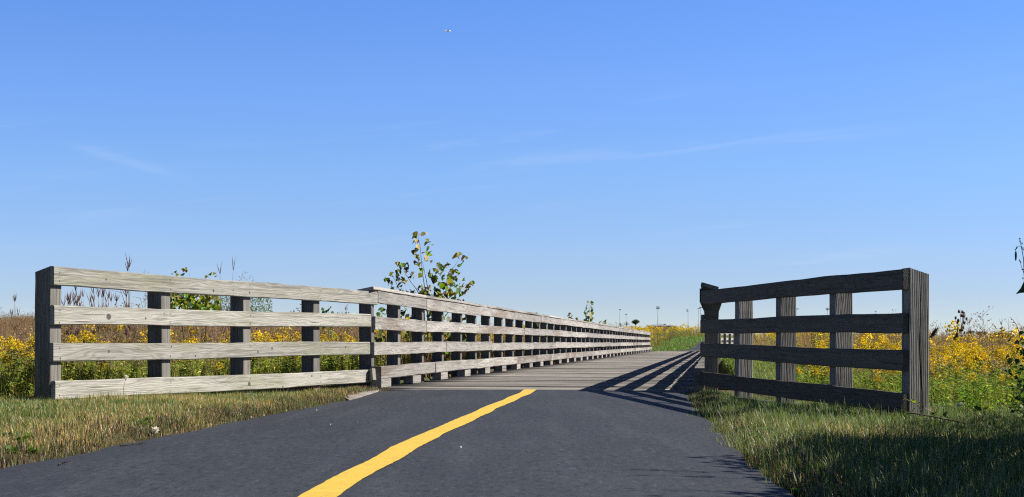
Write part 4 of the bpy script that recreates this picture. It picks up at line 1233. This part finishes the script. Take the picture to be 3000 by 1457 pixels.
# ------------------------------------------------------------------ shrub at the right edge and its trailing cane
def shrub():
    root = empty('leafy_shrub', (3.7, 7.6, 0)); tag(root, 'dark leafy shrub at the right edge shading the grass', 'shrub')
    ax0, ax1 = np.array([2.75, 4.2]), np.array([3.95, 10.2])
    n = 27000
    f = rng.random(n); ctr = ax0[None] * (1 - f[:, None]) + ax1[None] * f[:, None]
    a = rng.uniform(0, 6.28, n); rr = np.sqrt(rng.random(n)) * .85
    top = np.interp(f, [0, .183, .3, .467, .567, .683, .827, .967], [1.38, 1.46, 1.6, 1.64, 1.45, 1.26, 1.06, .45]) * (.85 + .3 * vnoise(f * 11, f * 0 + 1., 2))
    zz = rng.random(n) ** .8
    rad = rr * np.sqrt(np.clip(1.05 - zz ** 2 * .85, .1, 1))
    x = ctr[:, 0] + np.cos(a) * rad; y = ctr[:, 1] + np.sin(a) * rad; z = .05 + zz * top
    keep = (x > .333 * y + .04 - .22 * (z < .62 + .1 * np.sin(x * 9)) * (y > 8.4)) & (vnoise(x * 3.2, y * 3.2 + z * 2.7, 6) > .17)
    pos = np.stack([x, y, z], 1)[keep]; n = len(pos)
    dirs = rng.normal(0, .6, (n, 3)) + [-.2, 0, -.2]
    C = mixc(n, [(.05, .10, .022), (.07, .13, .03), (.035, .07, .02), (.12, .14, .04)], [4, 3, 2, 1], .2)
    add('foliage', mesh_tris('foliage', *broad_leaves(pos, dirs, rng.uniform(-1, 1, n), np.where(pos[:, 1] > 8.2, .5, 1.) * rng.uniform(.04, .09, n), C, .12, .8)), M_VEG, root)
    st = []
    for k in range(16):
        f = (k + .5) / 16; c = ax0 * (1 - f) + ax1 * f
        q = c + rng.normal(0, .3, 2); q[0] = max(q[0], .333 * q[1] + .15)
        st.append(tube([(c[0], c[1], -.05), tuple((c + q) / 2) + (.45,), (q[0], q[1], .95 * (1 - .45 * (f > .55))), (q[0] + abs(rng.normal(0, .1)), q[1] + rng.normal(0, .15), 1.35 * (1 - .5 * (f > .55)))], [.012, .009, .006, .002], (.09, .07, .05), 5))
    # loose sprays that throw the streaks of shade on the asphalt
    for (y0_, zt) in ((6.3, 1.85), (6.05, 1.75), (5.45, 1.8), (5.25, 1.7)):
        st.append(tube([(2.9, y0_, .9), (2.85, y0_ + .03, 1.6), (2.75, y0_ + .05, zt - .05), (2.55, y0_ + .06, zt)], [.006, .005, .004, .002], (.09, .07, .05), 4))
    add('stem', mesh_tris('stem', *cat(*st)), M_STEM, root)
    k = 90; sp = []
    for (y0_, zt) in ((6.3, 1.85), (6.05, 1.75), (5.45, 1.8), (5.25, 1.7)):
        sp.append(np.stack([2.7 + rng.normal(0, .16, 22), y0_ + .03 + rng.normal(0, .025, 22), zt - .12 + rng.normal(0, .12, 22)], 1))
    sp = np.concatenate(sp); n = len(sp)
    add('foliage', mesh_tris('foliage', *leaves(sp, rng.normal(0, .6, (n, 3)) + [-.6, 0, .1], rng.uniform(0, 6, n), .07, .02, vary(n, (.07, .11, .03)))), M_VEG, root)
    # the twig that hangs into the frame: big leaf, drooping catkin, thin seed stalks
    d = 7.0; e = [P(3030, 990, d), P(3004, 905, d), P(2999, 760, d), P(2990, 712, d), P(2987, 700, d)]
    tw = [tube([Vector((2.62, 7.1, .1))] + e, [.005, .004, .003, .002, .0015, .001], (.05, .05, .05), 4),
          tube([P(3003, 740, d), P(2994, 724, d), P(2985, 721, d), P(2977, 726, d), P(2975, 738, d)], [.0016, .0014, .0014, .0012, .001], (.05, .05, .05), 4),
          tube([P(3001, 805, d), P(2994, 785, d), P(2987, 764, d)], [.0015, .0012, .001], (.05, .05, .05), 4)]
    add('twig', mesh_tris('twig', *cat(*tw)), M_STEM, root)
    add('catkin', mesh_tris('catkin', *tube([P(2976, 737, d), P(2976, 745, d), P(2976, 757, d), P(2975.5, 764, d)], [.003, .0048, .0042, .002], (.04, .045, .05), 7)), M_STEM, root)
    V = np.array([tuple(P(*q)) for q in ((2975, 863, d), (2990, 845, d + .02), (3004, 815, d), (3030, 810, d + .05), (3050, 838, d + .05), (3010, 857, d - .02), (2988, 859, d - .01))])
    T = np.array([(0, 6, 1), (1, 6, 5), (1, 5, 2), (2, 5, 3), (3, 5, 4)])
    add('leaf', mesh_tris('leaf', V, T, col(V, (.045, .075, .03))), M_VEG, root)
    q = [P(2988, 701, d), P(2990, 708, d), P(2993, 714, d), P(2978, 725, d), P(2976, 731, d), P(2998, 729, d), P(2988, 764, d), P(2991, 768, d), P(2996, 790, d), P(2995, 816, d)]
    pos = np.array([tuple(a_) for a_ in q]); n = len(pos)
    add('bud', mesh_tris('bud', *leaves(np.repeat(pos, 4, 0), rng.normal(0, 1, (n * 4, 3)), rng.uniform(0, 6, n * 4), .007, .005, vary(n * 4, (.05, .05, .055)), .3, 0)), M_STEM, root)
shrub()

def cane():
    d = 9.3
    z7 = lambda x, y: P(1900 + x / 2.342, 1050 + y / 2.342, d)
    base = Vector((3.35, 9.2, -.02)); root = empty('bramble_cane', base); tag(root, 'trailing bramble cane with yellow-green leaves low across the right end post', 'bramble')
    line = [base, z7(2500, 492), z7(2230, 460), z7(2050, 420), z7(1880, 388), z7(1760, 372), z7(1690, 352)]
    st = [tube(line, [.007, .006, .0055, .005, .004, .003, .001], (.085, .06, .045), 5),
          tube([z7(1880, 388), z7(1860, 340), z7(1830, 300)], [.003, .002, .001], (.22, .2, .08), 4),
          tube([z7(2050, 420), z7(1900, 345), z7(1760, 278), z7(1722, 296)], [.0022, .002, .0016, .001], (.22, .18, .10), 4),
          tube([z7(2270, 400), z7(2180, 345), z7(2120, 315)], [.0022, .0016, .001], (.2, .16, .08), 4)]
    add('stem', mesh_tris('stem', *cat(*st)), M_STEM, root)
    lf = [(1830, 310, 40, 0), (1840, 340, 38, 0), (1860, 300, 20, 0), (2120, 315, 55, 2), (2150, 300, 40, 1), (2210, 330, 60, 1), (2060, 370, 50, 1), (1940, 440, 75, 1), (2010, 480, 65, 1), (1860, 430, 60, 1), (1820, 450, 60, 1), (2180, 470, 60, 0), (2300, 480, 55, 0), (2230, 500, 60, 1), (2090, 500, 60, 0), (2350, 520, 60, 1), (2020, 500, 55, 1), (1780, 400, 40, 1), (2400, 500, 60, 1), (1960, 400, 50, 1)]
    pos = np.array([tuple(z7(a, b) + Vector((0, random.gauss(0, .05), 0))) for a, b, c, k in lf]); sz = np.array([c / 2.342 / F * d * 1.15 for a, b, c, k in lf])
    pal = np.array([(.22, .30, .03), (.07, .13, .025), (.42, .45, .30)]); C = pal[[k for *_, k in lf]]
    n = len(pos); add('foliage', mesh_tris('foliage', *broad_leaves(pos, rng.normal(0, .5, (n, 3)) + [-.3, -.2, -.2], rng.uniform(-.8, .8, n), sz, C, .12, .75)), M_VEG, root)
cane()

# ------------------------------------------------------------------ far things
M_POLE = plain('galvanised_pole', (.24, .25, .27), .6, 0)
M_LAMP = plain('lamp_housing', (.16, .17, .19), .5, .2)
def light_mast(label, px, py, d, wpx, rows, side=0):
    t = P(px, py, d); z0 = -1.0; h = t.z - z0
    root = empty('floodlight_mast', (t.x, t.y, z0)); tag(root, label, 'floodlight', 'sports field floodlight masts on the horizon')
    g = tube([(t.x, t.y, z0), (t.x, t.y, z0 + h * .5), (t.x, t.y, t.z)], [.24, .19, .14], (1, 1, 1), 8)
    add('pole', mesh_tris('pole', g[0], g[1]), M_POLE, root)
    w = wpx / F * d
    for r_ in range(rows):
        zz = t.z - r_ * .022 * h * 1.6
        cx = t.x + side * w * .45
        g = tube([(cx - w / 2, t.y, zz), (cx + w / 2, t.y, zz)], [.13, .13], (1, 1, 1), 6)
        add('crossarm', mesh_tris('crossarm', g[0], g[1]), M_POLE, root)
        n = 4 if w > 1.6 else 3
        for i in range(n):
            x = cx - w / 2 + w * (i + .5) / n
            g = tube([(x, t.y - .1, zz + .22), (x, t.y - .3, zz + .08), (x, t.y - .5, zz - .16)], [.08, .19, .24], (1, 1, 1), 8)
            add('lamp', mesh_tris('lamp', g[0], g[1]), M_LAMP, root)
light_mast('floodlight mast farthest left, just past the slender sapling', 1816.4, 907, 900, 6, 1)
light_mast('shortest floodlight mast, second from the left above the bridge end', 1834.6, 921, 1150, 8, 1)
light_mast('tallest floodlight mast with two lamp rows, alone over the goldenrod hill', 1927.5, 899.5, 850, 11, 2)
light_mast('floodlight mast with lamps on one side left of the twin masts', 2016, 908, 920, 5, 2, -1)
light_mast('left one of the twin floodlight masts beside the right fence', 2047.5, 903.5, 960, 7, 1)
light_mast('right one of the twin floodlight masts beside the right fence', 2053, 901, 900, 9, 1)
light_mast('floodlight mast seen through the top gap right of the middle fence post', 2334.8, 905, 980, 12, 1)
light_mast('floodlight mast with two lamp rows in the top gap left of the third fence post', 2424.5, 903.5, 980, 11, 2)
light_mast('floodlight mast tip in the last top gap of the right fence', 2565.2, 912, 1050, 5, 1)

def tree(label, px, top, bot, wpx, d, c=(.035, .06, .03), n=1500, lobes=7, group=None):
    b = P(px, bot, d); h = (bot - top) / F * d; w = wpx / F * d
    z0 = min(b.z, -.5) if d > 500 else b.z
    root = empty('distant_tree', (b.x, b.y, z0)); tag(root, label, 'tree', group)
    st = [tube([(b.x, b.y, z0), (b.x, b.y, b.z + h * .5), (b.x + w * .05, b.y, b.z + h * .85)], [w * .05, w * .03, w * .008], (.07, .055, .045), 6)]
    for k in range(5):
        a = k * 1.26; st.append(tube([(b.x, b.y, b.z + h * .25), (b.x + math.cos(a) * w * .3, b.y + math.sin(a) * w * .3, b.z + h * .6)], [w * .02, w * .006], (.07, .055, .045), 4))
    add('trunk', mesh_tris('trunk', *cat(*st)), M_STEM, root)
    cs = np.stack([rng.normal(0, .20, lobes) * w, rng.normal(0, .2, lobes) * w, rng.uniform(.30, .80, lobes) * h], 1); cs[0] = (0, 0, h * .55); cs[1] = (.02 * w, 0, h * .78)
    k = rng.integers(0, lobes, n); v = rng.normal(0, 1, (n, 3)); v /= np.linalg.norm(v, axis=1)[:, None]
    rad = np.array([w * .26, w * .26, h * .22]) * (rng.random((n, 1)) ** .4)
    pos = cs[k] + v * rad + np.array([b.x, b.y, b.z]); pos[:, 2] = pos[:, 2].clip(b.z + .02 * h, b.z + h)
    s = w * .075
    C = mixc(n, [c, tuple(q * 1.5 for q in c), tuple(q * .65 for q in c)], [3, 2, 2], .15)
    add('crown', mesh_tris('crown', *leaves(pos, rng.normal(0, 1, (n, 3)), rng.uniform(0, 6, n), s * rng.uniform(.6, 1.3, n), s * .6, C, .2, .1)), M_VEG, root)
tree('round dark tree on the skyline above the bridge end', 1862, 936, 958, 27, 480, n=2600)
tree('small grey-green tree at the foot of the shortest mast', 1836, 941, 958, 11, 520, (.06, .085, .05), 700)
tree('small grey-green tree at the foot of the leftmost mast', 1817, 946, 958, 8, 520, (.06, .085, .05), 600)
tree('low round tree on the right horizon behind the teasel', 2841, 968, 984, 26, 760, (.045, .07, .055), 1400)
tree('wide flat tree on the right horizon past the teasel', 2880, 972, 984, 40, 760, (.045, .07, .055), 1600, 9)
tree('faint tree on the right horizon close to the picture edge', 2925, 975, 984, 34, 820, (.055, .08, .065), 1200, 9)
def building():
    d = 500.0; a = P(1900, 951, d); b = P(1981, 951, d); z0 = .5; w = b.x - a.x; c = (a + b) / 2
    root = empty('far_building', (c.x, d, z0)); tag(root, 'low grey-roofed building just showing over the goldenrod hill', 'building')
    x0, x1 = a.x + .4, b.x - .4; y0, y1 = d, d + 7; ze = P(0, 955.5, d).z
    V = [(x0, y0, z0), (x1, y0, z0), (x1, y1, z0), (x0, y1, z0), (x0, y0, ze), (x1, y0, ze), (x1, y1, ze), (x0, y1, ze)]
    add('wall', mesh_poly('wall', V, [(0, 1, 5, 4), (1, 2, 6, 5), (2, 3, 7, 6), (3, 0, 4, 7)]), plain('far_wall', (.33, .31, .29)), root)
    zr = a.z; ym = (y0 + y1) / 2
    V = [(a.x, y0 - .5, ze - .05), (b.x, y0 - .5, ze - .05), (b.x, y1 + .5, ze - .05), (a.x, y1 + .5, ze - .05), (a.x + 1.5, ym, zr), (b.x - 1.6, ym, zr)]
    rf = add('roof', mesh_poly('roof', V, [(0, 1, 5, 4), (1, 2, 5), (2, 3, 4, 5), (3, 0, 4), (3, 2, 1, 0)]), plain('far_roof', (.17, .17, .19)), root)
    p = P(1954, 949.6, d)
    g = tube([(p.x, ym, zr - .5), (p.x, ym, zr + .12), (p.x, ym, zr + .32)], [1.1, .8, .1], (1, 1, 1), 4)
    add('gable', mesh_tris('gable', g[0], g[1]), plain('far_gable', (.30, .28, .28)), rf)
building()

# light aircraft
def aircraft():
    d = 1500.0; k = d / F
    o = P(1308, 90, d)
    root = empty('aircraft', o); tag(root, 'small white high-wing aircraft flying in the clear blue sky', 'aircraft')
    wm = plain('white_paint', (.80, .80, .80), .35, 0, .03); dk = plain('dark_trim', (.05, .07, .11), .4)
    L = 24 * k
    def at(x, z, y=0): return (x * L, y * L, z * L)
    def put(n, g, m): return add(n, mesh_tris(n, g[0], g[1], smooth=(n == 'fuselage')), m, root, W[root.name].copy())
    put('fuselage', tube([at(-.5, .01), at(-.25, .0), at(-.02, -.02), at(.2, -.035), at(.38, -.04), at(.48, -.03), at(.5, -.02)], [.012 * L, .03 * L, .075 * L, .095 * L, .085 * L, .05 * L, .01 * L], (1, 1, 1), 10), wm)
    def slab(pts, t):
        n = len(pts); V = [tuple(np.array(p) + [0, 0, t]) for p in pts] + [tuple(np.array(p) - [0, 0, t]) for p in pts]
        T = [(0, i, i + 1) for i in range(1, n - 1)] + [(n, n + i + 1, n + i) for i in range(1, n - 1)]
        for i in range(n):
            j = (i + 1) % n; T += [(i, i + n, j + n), (i, j + n, j)]
        return np.array(V), np.array(T)
    put('wing', slab([at(.16, .07, -.6), at(.30, .07, -.6), at(.33, .065, 0), at(.30, .07, .6), at(.16, .07, .6), at(.12, .065, 0)], .012 * L), dk)
    put('tailplane', slab([at(-.5, .02, -.18), at(-.42, .02, -.18), at(-.36, .02, 0), at(-.42, .02, .18), at(-.5, .02, .18)], .008 * L), dk)
    v = np.array([at(-.5, .0, .008), at(-.36, .0, .008), at(-.43, .13, .008), at(-.5, .13, .008)]); v2 = v * [1, -1, 1]
    V = np.concatenate([v, v2]); T = [(0, 1, 2), (0, 2, 3), (4, 6, 5), (4, 7, 6)]
    for i in range(4):
        j = (i + 1) % 4; T += [(i, j, j + 4), (i, j + 4, i + 4)]
    put('tail_fin', (V, np.array(T)), wm)
    root.rotation_euler = (R(14), R(3), R(8))
aircraft()

# ------------------------------------------------------------------ sky, sun, camera
world = bpy.data.worlds.new('World'); sc.world = world; world.use_nodes = True
t = NT(world.node_tree)
gen = t.n('ShaderNodeTexCoord').outputs['Generated']
sky = t.n('ShaderNodeTexSky', sky_type='NISHITA')
sky.sun_disc = False; sky.sun_elevation = SUN_EL
sky.sun_rotation = math.pi / 2 - SUN_AZ          # measured from +Y, clockwise
sky.air_density = 1.0; sky.dust_density = .35; sky.ozone_density = 2.2; sky.altitude = 300
sx = t.n('ShaderNodeSeparateXYZ', {0: gen})
zz = t.math('MULTIPLY_ADD', t.math('MAXIMUM', sx.outputs[2], 0.0), 2.1, .035)
vec = t.n('ShaderNodeCombineXYZ', {0: sx.outputs[0], 1: sx.outputs[1], 2: zz}).outputs[0]
vec = t.n('ShaderNodeVectorMath', {0: vec}, operation='NORMALIZE').outputs[0]
t.t.links.new(vec, sky.inputs[0])
# thin cirrus
az = t.math('ARCTAN2', sx.outputs[0], sx.outputs[1])
el = sx.outputs[2]
cv = t.n('ShaderNodeCombineXYZ', {0: t.math('MULTIPLY', az, 6.0), 1: t.math('MULTIPLY_ADD', az, -9.0, t.math('MULTIPLY', el, 95.0)), 2: 0.0}).outputs[0]
c1 = t.noise(cv, 1.0, 5., .62, .6)
big = t.noise(t.n('ShaderNodeCombineXYZ', {0: t.math('MULTIPLY', az, 5.0), 1: t.math('MULTIPLY', el, 14.0), 2: 3.0}).outputs[0], 1.0, 2., .5)
cf = t.math('MULTIPLY', t.ramp(el, .185, .125), t.ramp(c1, .50, .88))
cf = t.math('MULTIPLY', cf, t.ramp(big, .40, .66))
hs = t.n('ShaderNodeHueSaturation', {'Hue': .5, 'Saturation': 1.0, 'Value': 1.0, 'Fac': 1.0, 'Color': sky.outputs[0]}).outputs[0]
rp = t.n('ShaderNodeValToRGB', {0: t.math('MAXIMUM', el, 0.0)})
stops = [(0.0, (.80, .75, .78)), (.0265, (.79, .74, .80)), (.0573, (.86, .88, .98)), (.108, (.90, 1.06, 1.25)), (.161, (.88, 1.12, 1.49)), (.2131, (.78, 1.10, 1.59)), (.30, (.50, .72, 1.06)), (.42, (.31, .45, .66)), (.6, (.20, .28, .42)), (1.0, (.13, .18, .27))]
er = rp.color_ramp; er.interpolation = 'LINEAR'
while len(er.elements) < len(stops): er.elements.new(.5)
for e_, (p_, c_) in zip(er.elements, stops):
    e_.position = p_; e_.color = tuple(q * .405 for q in c_) + (1,)
tint = t.mix(1.0, t.mix(1.0, hs, rp.outputs[0], 'MULTIPLY'), (2.0, 2.0, 2.0), 'MULTIPLY')
sd1 = t.math('DIVIDE', t.math('SUBTRACT', el, t.math('MULTIPLY_ADD', az, .066, .1150)), .0042)
st1 = t.math('EXPONENT', t.math('MULTIPLY', t.math('MULTIPLY', sd1, sd1), -1.0))
st1 = t.math('MULTIPLY', st1, t.math('MULTIPLY', t.ramp(az, -.05, .05), t.ramp(az, .285, .17)))
st1 = t.math('MULTIPLY', st1, t.ramp(t.noise(cv, 1.6, 4., .6, .4), .30, .66))
sd2 = t.math('DIVIDE', t.math('SUBTRACT', el, t.math('MULTIPLY_ADD', az, -.26, .0490)), .0030)
st2 = t.math('EXPONENT', t.math('MULTIPLY', t.math('MULTIPLY', sd2, sd2), -1.0))
st2 = t.math('MULTIPLY', st2, t.math('MULTIPLY', t.ramp(az, -.285, -.255), t.ramp(az, -.19, -.235)))
cf = t.math('ADD', t.math('MULTIPLY', cf, .20), t.math('ADD', t.math('MULTIPLY', st1, .13), t.math('MULTIPLY', st2, .08)))
final = t.mix(t.math('MULTIPLY', cf, 1.0), tint, (4.0, 4.3, 4.9))
bg = t.n('ShaderNodeBackground', {'Color': final, 'Strength': .10})
o = t.n('ShaderNodeOutputWorld'); t.t.links.new(bg.outputs[0], o.inputs[0])

sd = bpy.data.lights.new('sun', 'SUN'); sd.energy = 5.0; sd.angle = R(.53); sd.color = (1.0, .95, .86)
so = bpy.data.objects.new('sun', sd); COL.objects.link(so)
sv = Vector((math.cos(SUN_AZ) * math.cos(SUN_EL), math.sin(SUN_AZ) * math.cos(SUN_EL), math.sin(SUN_EL)))
so.rotation_euler = sv.to_track_quat('Z', 'Y').to_euler()

cd = bpy.data.cameras.new('camera'); cam = bpy.data.objects.new('camera', cd); COL.objects.link(cam)
cam.location = (0, 0, H); cam.rotation_euler = (R(90), 0, 0)
cd.sensor_width = 36; cd.sensor_fit = 'HORIZONTAL'; cd.lens = F / 3000 * 36
cd.shift_y = (HY - 728.5) / 3000
cd.clip_start = .05; cd.clip_end = 6000
cd.dof.use_dof = True; cd.dof.focus_distance = 15.0; cd.dof.aperture_fstop = 16.0
sc.camera = cam
sc.view_settings.view_transform = 'Standard'; sc.view_settings.look = 'None'
sc.view_settings.exposure = 1.0; sc.view_settings.gamma = 1; sc.view_settings.use_curve_mapping = False
sc.cycles.use_denoising = False
sc.cycles.pixel_filter_type = 'BLACKMAN_HARRIS'; sc.cycles.filter_width = 1.15
sc.cycles.sample_clamp_indirect = 4.0
sc.cycles.max_bounces = 6; sc.cycles.transparent_max_bounces = 4
